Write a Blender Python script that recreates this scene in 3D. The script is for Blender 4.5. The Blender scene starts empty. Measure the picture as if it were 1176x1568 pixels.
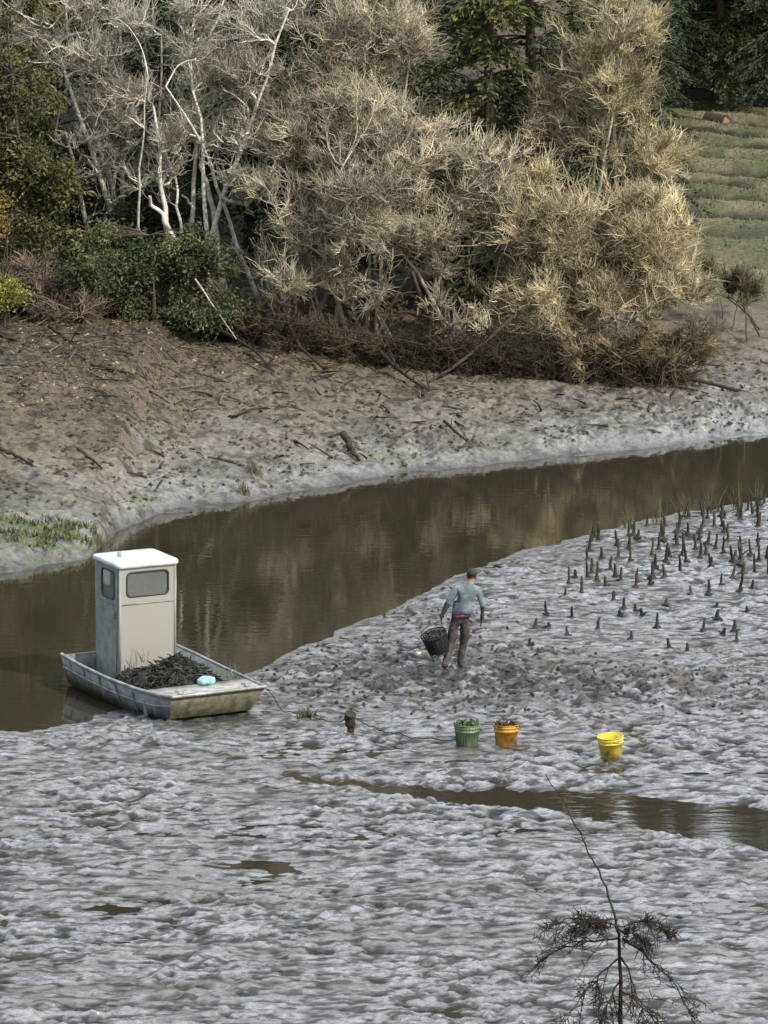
import bpy, math, numpy as np
from mathutils import Vector, Matrix
rng=np.random.default_rng(7)
sc=bpy.context.scene
sc.view_settings.view_transform='Standard'; sc.view_settings.look='None'; sc.view_settings.exposure=0
COL=sc.collection

# ------------------------------------------------------------ helpers
def vnoise(x,y,seed=0):
    x=np.asarray(x,float)+1000.37; y=np.asarray(y,float)+1000.71
    ix=np.floor(x).astype(np.int64); iy=np.floor(y).astype(np.int64)
    fx=x-ix; fy=y-iy
    fx=fx*fx*fx*(fx*(fx*6-15)+10); fy=fy*fy*fy*(fy*(fy*6-15)+10)
    def h(a,b):
        v=(a*374761393+b*668265263+seed*982451653)&0xffffffff
        v=((v^(v>>13))*1274126177)&0xffffffff
        v=((v^(v>>16))*2246822519)&0xffffffff
        v=v^(v>>15)
        return v/2147483648.0-1.0
    a=h(ix,iy);b=h(ix+1,iy);c=h(ix,iy+1);d=h(ix+1,iy+1)
    return (a*(1-fx)+b*fx)*(1-fy)+(c*(1-fx)+d*fx)*fy
def fbm(x,y,seed=0,octs=3,gain=.5):
    s=0;a=1;n=0
    for i in range(octs):
        s=s+a*vnoise(x,y,seed+i*17); n+=a; a*=gain
        x,y=(x*.8-y*.6)*2.03,(x*.6+y*.8)*2.03
    return s/n
def sstep(a,b,x):
    t=np.clip((x-a)/(b-a),0,1); return t*t*(3-2*t)

def new_obj(name,mesh,mats=(),parent=None,smooth=False):
    o=bpy.data.objects.new(name,mesh); COL.objects.link(o)
    for m in mats: mesh.materials.append(m)
    if parent is not None: o.parent=parent
    if smooth: mesh.polygons.foreach_set('use_smooth',np.ones(len(mesh.polygons),bool))
    return o
def empty(name,loc=(0,0,0),rotz=0):
    o=bpy.data.objects.new(name,None); COL.objects.link(o); o.location=loc; o.rotation_euler=(0,0,rotz); return o

class MB:
    def __init__(s): s.v=[];s.q=[];s.t=[];s.c=[];s.n=0;s.qm=[];s.tm=[]
    def add(s,v,quads=None,tris=None,col=(.5,.5,.5),mi=0):
        v=np.asarray(v,float).reshape(-1,3); s.v.append(v)
        c=np.asarray(col,float)
        if c.ndim==1: c=np.tile(c,(len(v),1))
        s.c.append(c)
        if quads is not None and len(quads):
            q=np.asarray(quads)+s.n; s.q.append(q); s.qm.append(np.full(len(q),mi))
        if tris is not None and len(tris):
            t=np.asarray(tris)+s.n; s.t.append(t); s.tm.append(np.full(len(t),mi))
        s.n+=len(v)
    def mesh(s,name,smooth=False):
        me=bpy.data.meshes.new(name)
        v=np.concatenate(s.v); q=np.concatenate(s.q) if s.q else np.zeros((0,4),int); t=np.concatenate(s.t) if s.t else np.zeros((0,3),int)
        me.vertices.add(len(v)); me.vertices.foreach_set('co',v.ravel().astype(np.float32))
        nl=q.size+t.size; me.loops.add(nl)
        me.loops.foreach_set('vertex_index',np.concatenate([q.ravel(),t.ravel()]).astype(np.int32))
        me.polygons.add(len(q)+len(t))
        ls=np.concatenate([np.arange(len(q))*4, q.size+np.arange(len(t))*3]).astype(np.int32)
        me.polygons.foreach_set('loop_start',ls)
        mi=np.concatenate([np.concatenate(s.qm) if s.qm else np.zeros(0,int),np.concatenate(s.tm) if s.tm else np.zeros(0,int)]).astype(np.int32)
        me.polygons.foreach_set('material_index',mi)
        if smooth: me.polygons.foreach_set('use_smooth',np.ones(len(mi),bool))
        me.update(calc_edges=True)
        a=me.color_attributes.new('Col','FLOAT_COLOR','POINT')
        c=np.concatenate(s.c); c4=np.ones((len(c),4),np.float32); c4[:,:3]=c
        a.data.foreach_set('color',c4.ravel())
        me.validate()
        return me
    def tubes(s,P,R,m=4,col=(.5,.5,.5),mi=0,cap=False):
        P=np.asarray(P,float);R=np.asarray(R,float)
        if P.ndim==2: P=P[None];R=R[None]
        N,K,_=P.shape
        T=np.gradient(P,axis=1); T/=np.linalg.norm(T,axis=2,keepdims=True)+1e-9
        main=P[:,-1]-P[:,0]; main/=np.linalg.norm(main,axis=1,keepdims=True)+1e-9
        ref=np.where(np.abs(main[:,2:3])<.8,np.array([[0,0,1.]]),np.array([[1.,0,0]]))
        U=np.cross(T,ref[:,None,:]); U/=np.linalg.norm(U,axis=2,keepdims=True)+1e-9
        V=np.cross(T,U)
        ang=np.arange(m)*2*np.pi/m
        ring=U[:,:,None,:]*np.cos(ang)[None,None,:,None]+V[:,:,None,:]*np.sin(ang)[None,None,:,None]
        vv=P[:,:,None,:]+ring*R[:,:,None,None]
        n=np.arange(N)[:,None,None]*K*m; k=np.arange(K-1)[None,:,None]*m; j=np.arange(m)[None,None,:]; j2=(j+1)%m
        q=np.stack([n+k+j,n+k+j2,n+k+m+j2,n+k+m+j],-1).reshape(-1,4)
        c=np.asarray(col,float)
        if c.ndim==2: c=np.repeat(c,K*m,axis=0)
        s.add(vv.reshape(-1,3),q,None,c,mi)
        if cap:
            for i in range(N):
                for kk,rev in ((0,1),(K-1,0)):
                    r=vv[i,kk]; ctr=P[i,kk]
                    tr=[(j,(j+1)%m,m) if rev==0 else ((j+1)%m,j,m) for j in range(m)]
                    s.add(np.vstack([r,ctr]),None,tr,c if c.ndim==1 else c[0],mi)
    def box(s,lo,hi,col=(.5,.5,.5),mi=0):
        x0,y0,z0=lo;x1,y1,z1=hi
        v=[(x0,y0,z0),(x1,y0,z0),(x1,y1,z0),(x0,y1,z0),(x0,y0,z1),(x1,y0,z1),(x1,y1,z1),(x0,y1,z1)]
        s.add(v,[(0,3,2,1),(4,5,6,7),(0,1,5,4),(1,2,6,5),(2,3,7,6),(3,0,4,7)],None,col,mi)

# ------------------------------------------------------------ materials
def nt(m): m.use_nodes=True; return m.node_tree.nodes,m.node_tree.links
def attr_mat(name,rough=.8,var=.35,scale=6,bump=0,bscale=30,spec=.3,gain=1.0):
    m=bpy.data.materials.new(name); N,L=nt(m); b=N['Principled BSDF']
    a=N.new('ShaderNodeAttribute'); a.attribute_name='Col'
    g=N.new('ShaderNodeNewGeometry')
    n=N.new('ShaderNodeTexNoise'); n.inputs['Scale'].default_value=scale; n.inputs['Detail'].default_value=2
    L.new(g.outputs['Position'],n.inputs['Vector'])
    mr=N.new('ShaderNodeMapRange'); mr.inputs[1].default_value=.3; mr.inputs[2].default_value=.7
    mr.inputs[3].default_value=(1-var)*gain; mr.inputs[4].default_value=(1+var)*gain
    L.new(n.outputs['Fac'],mr.inputs[0])
    mx=N.new('ShaderNodeVectorMath'); mx.operation='SCALE'
    L.new(a.outputs['Color'],mx.inputs[0]); L.new(mr.outputs[0],mx.inputs['Scale'])
    L.new(mx.outputs[0],b.inputs['Base Color'])
    b.inputs['Roughness'].default_value=rough; b.inputs['Specular IOR Level'].default_value=spec
    if bump:
        n2=N.new('ShaderNodeTexNoise'); n2.inputs['Scale'].default_value=bscale; n2.inputs['Detail'].default_value=5
        L.new(g.outputs['Position'],n2.inputs['Vector'])
        bp=N.new('ShaderNodeBump'); bp.inputs['Strength'].default_value=bump; bp.inputs['Distance'].default_value=.02
        L.new(n2.outputs['Fac'],bp.inputs['Height']); L.new(bp.outputs[0],b.inputs['Normal'])
    return m
def dirty_mat(name,c1,c2,scale=4,lo=.4,hi=.65,rough=.5,metal=0,bump=.2,bscale=25,zdirt=None,dirt=(.06,.055,.03),zs=1.0):
    m=bpy.data.materials.new(name); N,L=nt(m); b=N['Principled BSDF']
    tc=N.new('ShaderNodeTexCoord')
    mp=N.new('ShaderNodeMapping'); mp.inputs['Scale'].default_value=(1,1,zs); L.new(tc.outputs['Object'],mp.inputs[0])
    n=N.new('ShaderNodeTexNoise'); n.inputs['Scale'].default_value=scale; n.inputs['Detail'].default_value=7; n.inputs['Roughness'].default_value=.65
    L.new(mp.outputs[0],n.inputs['Vector'])
    cr=N.new('ShaderNodeValToRGB'); cr.color_ramp.elements[0].position=lo; cr.color_ramp.elements[1].position=hi
    cr.color_ramp.elements[0].color=(*c1,1); cr.color_ramp.elements[1].color=(*c2,1)
    L.new(n.outputs['Fac'],cr.inputs[0]); out=cr.outputs[0]
    if zdirt:
        sp=N.new('ShaderNodeSeparateXYZ'); L.new(tc.outputs['Object'],sp.inputs[0])
        ad=N.new('ShaderNodeMath'); ad.operation='MULTIPLY_ADD'; ad.inputs[1].default_value=.35; L.new(n.outputs['Fac'],ad.inputs[0]); L.new(sp.outputs[2],ad.inputs[2])
        mr=N.new('ShaderNodeMapRange'); mr.inputs[1].default_value=zdirt[0]+.17; mr.inputs[2].default_value=zdirt[1]+.17; mr.inputs[3].default_value=1; mr.inputs[4].default_value=0
        L.new(ad.outputs[0],mr.inputs[0])
        mx=N.new('ShaderNodeMix'); mx.data_type='RGBA'; L.new(mr.outputs[0],mx.inputs[0]); L.new(out,mx.inputs[6]); mx.inputs[7].default_value=(*dirt,1); out=mx.outputs[2]
    L.new(out,b.inputs['Base Color']); b.inputs['Roughness'].default_value=rough; b.inputs['Metallic'].default_value=metal
    n2=N.new('ShaderNodeTexNoise'); n2.inputs['Scale'].default_value=bscale; L.new(tc.outputs['Object'],n2.inputs['Vector'])
    bp=N.new('ShaderNodeBump'); bp.inputs['Strength'].default_value=bump; bp.inputs['Distance'].default_value=.01
    L.new(n2.outputs['Fac'],bp.inputs['Height']); L.new(bp.outputs[0],b.inputs['Normal'])
    return m

# ------------------------------------------------------------ camera, sky, sun
cam=bpy.data.cameras.new('camera'); co=bpy.data.objects.new('camera',cam); COL.objects.link(co); sc.camera=co
co.location=(0,0,12.5); co.rotation_euler=(math.radians(90-9.33),0,0)
cam.sensor_fit='VERTICAL'; cam.sensor_height=24; cam.lens=24/2/math.tan(math.radians(8.45)); cam.clip_end=3000; cam.clip_start=.5
EL=math.radians(38); AZ=math.radians(132)
w=bpy.data.worlds.new('World'); sc.world=w; w.use_nodes=True; N=w.node_tree.nodes;L=w.node_tree.links
bg=N['Background']; sky=N.new('ShaderNodeTexSky'); sky.sky_type='NISHITA'; sky.sun_disc=False; sky.sun_elevation=EL; sky.sun_rotation=AZ; sky.dust_density=2.0; sky.air_density=1.0
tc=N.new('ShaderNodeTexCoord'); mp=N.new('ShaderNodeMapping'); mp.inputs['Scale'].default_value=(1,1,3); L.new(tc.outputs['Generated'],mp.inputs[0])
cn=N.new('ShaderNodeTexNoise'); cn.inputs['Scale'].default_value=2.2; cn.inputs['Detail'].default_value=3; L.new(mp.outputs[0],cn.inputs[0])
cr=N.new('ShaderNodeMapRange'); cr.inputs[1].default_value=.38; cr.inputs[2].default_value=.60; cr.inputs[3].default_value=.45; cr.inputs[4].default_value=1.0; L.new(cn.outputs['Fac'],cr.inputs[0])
# cloud bank added out of view to the north, brightening the mud's reflection; thinner southward
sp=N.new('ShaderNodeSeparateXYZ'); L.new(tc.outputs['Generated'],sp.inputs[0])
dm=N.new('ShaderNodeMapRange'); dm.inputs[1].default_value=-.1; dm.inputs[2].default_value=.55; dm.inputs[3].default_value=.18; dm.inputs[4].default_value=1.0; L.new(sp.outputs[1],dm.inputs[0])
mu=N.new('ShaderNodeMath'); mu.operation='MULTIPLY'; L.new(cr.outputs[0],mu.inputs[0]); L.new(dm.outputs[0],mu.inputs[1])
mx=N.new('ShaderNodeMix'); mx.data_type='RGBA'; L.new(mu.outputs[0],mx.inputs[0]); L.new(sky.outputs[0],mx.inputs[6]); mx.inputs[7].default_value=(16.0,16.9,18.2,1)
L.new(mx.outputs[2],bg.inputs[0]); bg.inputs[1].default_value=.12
sl=bpy.data.lights.new('sun','SUN'); sl.energy=3.3; sl.angle=math.radians(.8); sl.color=(1,.94,.82)
so=bpy.data.objects.new('sun',sl); COL.objects.link(so)
S=Vector((math.cos(EL)*math.sin(AZ),math.cos(EL)*math.cos(AZ),math.sin(EL))); so.rotation_euler=S.to_track_quat('Z','Y').to_euler(); so.location=(20,-20,40)

# ------------------------------------------------------------ terrain
NX=[-60,-30,-12,-6.19,-5.1,-3.8,-2.15,-1.28,-.34,.66,1.75,2.9,4.37,5.3,6.74,8.8,14,30,60]
NY=[50,52,53.4,54.1,54.9,56.2,59.1,61.4,63.5,65.85,68.9,70.9,72.95,74.4,76,77.8,81,88,95]
FX=[-60,-30,-12,-7.73,-6.1,-5.7,-4.93,-3.09,-.74,1.77,5.08,7.67,9.97,14,30,60]
FY=[60,63,67,68.3,70.4,73.8,76,77.5,80.6,82.65,85,86.7,88.6,92,103,118]
def row_phase(X,Y): return np.sin((Y+.35*X+1.1*vnoise(X*.25,Y*.12,31))*2*np.pi/4.8)
def height(X,Y,detail=True):
    X=np.asarray(X,float);Y=np.asarray(Y,float)
    wob=.25*vnoise(X*1.3,Y*1.3,5)+.12*vnoise(X*3.7,Y*3.7,6)
    n=np.interp(X,NX,NY)+wob; f=np.interp(X,FX,FY)+wob*1.2
    dn=n-Y; df=(Y-f)*.93
    dark=dark_mask(X,Y)
    z=.012+.020*sstep(0,2,dn)+.01*sstep(6,20,dn)+dark*.05*sstep(0,2,dn)
    z=z+.03*sstep(61,66,Y)*sstep(.3,2,dn)
    bigu=fbm(X*.35,Y*.8,11,3); z=z+bigu*.045*sstep(0,1.5,dn)
    cx=[-2,-1.07,1.1,3.9,5.5,12,25]; cyv=[51.4,51.1,50.1,48.9,48.1,46.5,45]; hw=[.01,.16,.42,.9,1.1,1.2,.8]
    py=np.interp(X,cx,cyv)+.25*vnoise(X*.9,Y*.0,8)+.12*vnoise(X*2.9,Y*.0,9); ph=np.interp(X,cx,hw)
    pool=np.exp(-((Y-py)/(ph*1.0+.02))**4)*sstep(-2.2,0.5,X)
    z=z-pool*.24
    pudd=0
    for (a,b,c,d) in ((-1.8,46.1,.8,.5),(-3.4,43.8,.6,.35),(3.3,54.3,1.4,.2),(5.6,55.5,1.2,.2),(4.6,51.4,1.6,.2),(1.3,52.2,1.2,.2)):
        pudd=pudd+np.exp(-(((X-a)/c)**2+((Y-b)/d)**2))
    z=z-.05*pudd
    bar=np.exp(-((Y-57.4)/.28)**2)*sstep(-5.7,-6.2,X)
    ch=-np.minimum(np.minimum(np.abs(dn),np.abs(df))*.22,.8)
    z=np.where(dn>0,z,ch)
    z=np.where((dn<=0)&(df<0),z+bar*.75,z)
    dd=np.maximum(df,0)
    zb=.16*sstep(0,1.0,dd)+.138*np.minimum(dd,17)+.058*np.clip(dd-17,0,70)
    hill=np.clip(Y-103-np.clip((X-7)*4,0,200),0,400)*.42*sstep(9,5,X)
    far=np.clip(Y-172,0,160)*.42*sstep(4,9,X)
    zb=zb+np.minimum(hill,90)*sstep(0,3,hill)+far+.25*fbm(X*.15,Y*.15,21,3)*sstep(6,14,dd)
    z=np.where(df>0,zb,z)
    fld=sstep(8.0,10.5,X)*sstep(106,110,Y)*sstep(175,165,Y)
    z=z+fld*.34*row_phase(X,Y)
    z=z+np.clip(34-Y,0,40)*.30
    if detail:
        am=np.where(dn>0,sstep(0,1.2,dn)*.75+.25,.15)
        wx=.35*vnoise(X*2.1,Y*2.1,201); wy=.35*vnoise(X*2.1,Y*2.1,202)
        b1=fbm(X*3.1+wx,Y*5.2+wy,41,2,.6); b2=np.abs(vnoise(X*5.5+2*wx,Y*8.0+2*wy,47)); b3=fbm(X*7.0,Y*9,49,2,.8)
        patch=.6+.8*sstep(-.4,.4,vnoise(X*.6,Y*.6,59))
        lum=(.050*b1+.026*b2+.030*b3-.008)*patch
        l3=np.clip(fbm(X*3.6,Y*3.6,61,3,.65),0,1)
        mud=lum+l3*.17*dark
        z=z+np.where(dn>0,mud*am*(1-pool*.9)*(1-.5*np.clip(pudd,0,1)),0)
        bk=.045*fbm(X*2.2,Y*2.2,71,2)+.085*np.clip(fbm(X*4.0,Y*4.0,77,3,.6),-.25,1)
        rl=np.abs(vnoise(X*1.5+.6*b3,Y*.35,83)); rill=-.13*np.exp(-(rl/.10)**2)*sstep(0,.6,dd)*sstep(6.5,2,dd)
        z=z+np.where(df>0,(bk*sstep(0,.8,dd)+rill),0)
    return z
def dark_mask(X,Y):
    d=np.exp(-(((X-.6)/3.2)**2+((Y-58.4)/2.6)**2))*1.1
    d=d+.8*np.exp(-(((X-5.0)/3.8)**2+((Y-57.2)/1.7)**2))
    d=d+.5*np.exp(-(((X-1.2)/1.2)**2+((Y-64.0)/2.5)**2))
    return np.clip(d,0,1)
def seg(a,b,st): return np.arange(a,b,st)
def geo(a,b,n): return a+(b-a)*(np.linspace(0,1,n)**2.2)
xs=np.concatenate([-geo(18,500,24)[::-1],seg(-17.9,-9.6,.25),seg(-9.6,10.2,.05),seg(10.2,20,.16),geo(20,500,24)])
ys=np.concatenate([-geo(0,300,10)[::-1][:-1],seg(0,38,.8),seg(38,66,.042),seg(66,80,.06),seg(80,100,.09),seg(100,180,.4),geo(180,900,26)])
X,Y=np.meshgrid(xs,ys)
Z=height(X,Y); Z0=height(X,Y,False)
wob=.25*vnoise(X*1.3,Y*1.3,5)+.12*vnoise(X*3.7,Y*3.7,6)
dn=np.interp(X,NX,NY)+wob-Y; df=(Y-np.interp(X,FX,FY)-wob*1.2)*.93
def lerp(a,b,t): return a+(b-a)*t[...,None]
c=np.zeros(X.shape+(3,)); 
mud=np.array([.142,.138,.134]); mudd=np.array([.040,.036,.030]); mudb=np.array([.115,.100,.080])
c[:]=mud
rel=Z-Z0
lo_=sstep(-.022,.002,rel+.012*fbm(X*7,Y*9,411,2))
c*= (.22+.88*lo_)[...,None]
k=np.clip(dark_mask(X,Y)*sstep(-.3,.4,fbm(X*4,Y*4,61,3,.65)+.2),0,1); c=lerp(c,mudd,k*.9)
br=sstep(.05,.45,fbm(X*.45,Y*1.3,91,4)); c=lerp(c,mudb,br*.6)
wet=(np.full(X.shape,1.0)-k*.75)*(.15+.85*lo_)*(1-.35*br)
# bank
bank=np.array([.205,.188,.155]); bankw=np.array([.235,.228,.212]); litter=np.array([.145,.12,.075]); soil=np.array([.10,.08,.052])
cb=np.zeros_like(c); cb[:]=bank
ns=fbm(X*1.1,Y*1.1,101,4)
cb=lerp(cb,bankw,sstep(4.5,.8,df+ns*2.5))
cb=lerp(cb,np.array([.150,.13,.088]),sstep(4.0,8,df+ns*3)*.8)
cb=lerp(cb,litter,sstep(8.0,11.5,df+ns*3+sstep(0,-6,X)*2))
cb=lerp(cb,soil,sstep(12.0,15.5,df+ns*2.0-sstep(8,11,X)*40*sstep(14,13,df)))
cb*= (1-.65*sstep(.05,.45,fbm(X*4.2,Y*4.2,111,3)))[...,None]
cb*= (1-.35*sstep(0,.5,fbm(X*.8,Y*.8,113,3)))[...,None]
cb*= (1-.55*sstep(.8,.0,df))[...,None]
grass=np.array([.105,.115,.045])
gn=sstep(.15,.5,fbm(X*.9,Y*.9,121,3)); cb=lerp(cb,np.array([.13,.14,.07]),gn*sstep(.3,.8,df)*sstep(3,1.2,df)*.6)
lg=np.exp(-(((X+6.9)/1.5)**2+((Y-70.9)/1.6)**2)); cb=lerp(cb,np.array([.09,.12,.035]),np.clip(lg*1.2,0,1)*sstep(-.2,.3,fbm(X*3,Y*3,125,3)))
fm=sstep(7.6,9.6,X)*sstep(101,106,Y+fbm(X*.5,Y*.5,131,2)*2)
row=row_phase(X,Y)+.9*fbm(X*.5,Y*.9,135,4)
fc=np.zeros_like(c); fc[:]=grass; fc=lerp(fc,np.array([.20,.17,.10]),sstep(-.1,.4,fbm(X*.6,Y*.9,141,4)))
fc=lerp(fc,np.array([.020,.016,.012]),sstep(.30,-.10,row)*sstep(112,118,Y))  # dark furrow soil, with the furrows' shadow painted into the colour
fc=lerp(fc,np.array([.035,.04,.02]),sstep(156,162,Y))
cb=lerp(cb,fc,fm)
c=np.where((df>0)[...,None],cb,c)
c=np.where(((dn<0)&(df<0))[...,None],np.array([.06,.05,.035]),c)
wet=np.where(df>0,(.50*sstep(5,.5,df+ns*3.5)+.10*sstep(10,6,df))*(.45+.75*sstep(-5,7,X)),wet); wet=np.where(fm>.2,0,wet)
bl=sstep(35,33,Y); c=lerp(c,np.array([.08,.11,.03]),bl); wet=wet*(1-bl)
flat=sstep(0,.4,dn)*(1-bl)
mb=MB(); ny,nx=X.shape
i=np.arange(ny-1)[:,None]*nx+np.arange(nx-1)[None]
quads=np.stack([i,i+1,i+nx+1,i+nx],-1).reshape(-1,4)
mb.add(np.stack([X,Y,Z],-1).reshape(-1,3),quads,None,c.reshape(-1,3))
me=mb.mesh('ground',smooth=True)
wa=me.attributes.new('wet','FLOAT','POINT'); wa.data.foreach_set('value',wet.ravel().astype(np.float32))
fa=me.attributes.new('flat','FLOAT','POINT'); fa.data.foreach_set('value',flat.ravel().astype(np.float32))
gm=bpy.data.materials.new('mud_ground'); N,L=nt(gm); b=N['Principled BSDF']
a=N.new('ShaderNodeAttribute'); a.attribute_name='Col'; wt=N.new('ShaderNodeAttribute'); wt.attribute_name='wet'; fl=N.new('ShaderNodeAttribute'); fl.attribute_name='flat'
g=N.new('ShaderNodeNewGeometry')
n1=N.new('ShaderNodeTexNoise'); n1.inputs['Scale'].default_value=9; n1.inputs['Detail'].default_value=4; n1.inputs['Roughness'].default_value=.65; L.new(g.outputs['Position'],n1.inputs['Vector'])
mr=N.new('ShaderNodeMapRange'); mr.inputs[1].default_value=.32; mr.inputs[2].default_value=.68; mr.inputs[3].default_value=.5; mr.inputs[4].default_value=1.45; L.new(n1.outputs['Fac'],mr.inputs[0])
# crisp ripple pattern: raised wet crests and matt hollows in a darker tone
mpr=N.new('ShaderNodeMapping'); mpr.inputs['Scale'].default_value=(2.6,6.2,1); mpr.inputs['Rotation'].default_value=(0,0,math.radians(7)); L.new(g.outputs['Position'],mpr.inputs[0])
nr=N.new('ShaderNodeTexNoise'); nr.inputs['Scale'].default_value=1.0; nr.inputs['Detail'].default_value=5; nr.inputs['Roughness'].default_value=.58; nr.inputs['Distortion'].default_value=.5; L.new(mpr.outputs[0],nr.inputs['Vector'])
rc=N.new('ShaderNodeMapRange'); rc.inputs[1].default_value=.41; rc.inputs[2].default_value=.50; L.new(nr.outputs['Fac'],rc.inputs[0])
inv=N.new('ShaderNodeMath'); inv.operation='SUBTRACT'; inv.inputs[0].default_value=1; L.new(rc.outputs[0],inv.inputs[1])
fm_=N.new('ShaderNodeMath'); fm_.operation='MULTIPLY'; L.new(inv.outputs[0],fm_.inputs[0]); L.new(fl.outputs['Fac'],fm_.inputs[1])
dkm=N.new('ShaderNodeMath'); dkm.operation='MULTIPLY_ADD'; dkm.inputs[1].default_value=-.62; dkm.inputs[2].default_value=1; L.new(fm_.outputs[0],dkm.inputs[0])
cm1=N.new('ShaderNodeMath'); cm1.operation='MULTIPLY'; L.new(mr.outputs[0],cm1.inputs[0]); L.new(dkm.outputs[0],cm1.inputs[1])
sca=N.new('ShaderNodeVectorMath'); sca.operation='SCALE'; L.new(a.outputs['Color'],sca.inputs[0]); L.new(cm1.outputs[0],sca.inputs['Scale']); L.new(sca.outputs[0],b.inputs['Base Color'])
wk=N.new('ShaderNodeMath'); wk.operation='MULTIPLY_ADD'; wk.inputs[1].default_value=-.85; wk.inputs[2].default_value=1; L.new(fm_.outputs[0],wk.inputs[0])
wm_=N.new('ShaderNodeMath'); wm_.operation='MULTIPLY'; L.new(wt.outputs['Fac'],wm_.inputs[0]); L.new(wk.outputs[0],wm_.inputs[1])
rr=N.new('ShaderNodeMapRange'); rr.inputs[3].default_value=.8; rr.inputs[4].default_value=.25; L.new(wm_.outputs[0],rr.inputs[0]); L.new(rr.outputs[0],b.inputs['Roughness'])
b.inputs['IOR'].default_value=1.5
L.new(wm_.outputs[0],b.inputs['Coat Weight']); b.inputs['Coat Roughness'].default_value=.06; b.inputs['Coat IOR'].default_value=2.1
n2=N.new('ShaderNodeTexNoise'); n2.inputs['Scale'].default_value=13; n2.inputs['Detail'].default_value=4; n2.inputs['Roughness'].default_value=.6; L.new(g.outputs['Position'],n2.inputs['Vector'])
bp0=N.new('ShaderNodeBump'); bp0.inputs['Strength'].default_value=.8; bp0.inputs['Distance'].default_value=.09; L.new(nr.outputs['Fac'],bp0.inputs['Height'])
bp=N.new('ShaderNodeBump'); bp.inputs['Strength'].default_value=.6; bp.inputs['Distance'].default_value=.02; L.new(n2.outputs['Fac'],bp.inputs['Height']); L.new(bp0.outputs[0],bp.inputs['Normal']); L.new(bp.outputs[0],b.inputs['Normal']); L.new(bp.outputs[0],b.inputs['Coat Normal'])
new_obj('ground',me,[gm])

# water
wm=bpy.data.materials.new('creek_water'); N,L=nt(wm); b=N['Principled BSDF']
b.inputs['Base Color'].default_value=(.042,.036,.024,1); b.inputs['Roughness'].default_value=.03; b.inputs['IOR'].default_value=1.42
g=N.new('ShaderNodeNewGeometry'); mp=N.new('ShaderNodeMapping'); mp.inputs['Scale'].default_value=(.9,2.0,1); L.new(g.outputs['Position'],mp.inputs[0])
n=N.new('ShaderNodeTexNoise'); n.inputs['Scale'].default_value=2.0; n.inputs['Detail'].default_value=3; L.new(mp.outputs[0],n.inputs['Vector'])
bp=N.new('ShaderNodeBump'); bp.inputs['Strength'].default_value=.08; bp.inputs['Distance'].default_value=.03; L.new(n.outputs['Fac'],bp.inputs['Height']); L.new(bp.outputs[0],b.inputs['Normal'])
mb=MB(); mb.add([(-300,36,0),(300,36,0),(300,135,0),(-300,135,0)],[(0,1,2,3)]); new_obj('water',mb.mesh('water'),[wm])

# ------------------------------------------------------------ vegetation
twig_mat=attr_mat('twig_bark',rough=.75,var=.25,scale=1.2)
bark_mat=attr_mat('limb_bark',rough=.85,var=.35,scale=9)
leaf_mat=attr_mat('evergreen_leaf',rough=.6,var=.3,scale=1.5)
wood=attr_mat('driftwood',rough=.8,var=.4,scale=14,bump=.5)
def unit(v): return v/(np.linalg.norm(v,axis=-1,keepdims=True)+1e-9)
def bez(a,b,c,K):
    t=np.linspace(0,1,K)[None,:,None]
    return (1-t)**2*a[:,None]+2*t*(1-t)*b[:,None]+t*t*c[:,None]
def samp(lobes,n,shell=.3,mod_=.3):
    L_=np.array(lobes,float); vol=L_[:,3]*L_[:,4]*L_[:,5]; idx=rng.choice(len(L_),n,p=(vol**.8)/(vol**.8).sum())
    d=unit(rng.normal(size=(n,3))); r=rng.random((n,1))**shell
    mod=1+mod_*vnoise(d[:,0]*2.8+idx*7,d[:,2]*2.8+d[:,1]*1.7,int(rng.integers(999)))[:,None]
    return L_[idx,:3]+d*r*mod*L_[idx,3:6], d, idx
def split(lobes,dens=1.0,k=.34):
    out=[]
    for (x,y,z,a,b_,c_) in lobes:
        n=int(max(5,dens*4.2*(a*c_)**.8)); C,D,_=samp([(x,y,z,a*.86,b_*.86,c_*.86)],n,.45)
        for p in C:
            f=rng.uniform(.6,1.35)*k*(a*b_*c_)**(1/3); out.append((p[0],p[1],p[2],f*1.15,f,f*.85))
    return out
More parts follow.
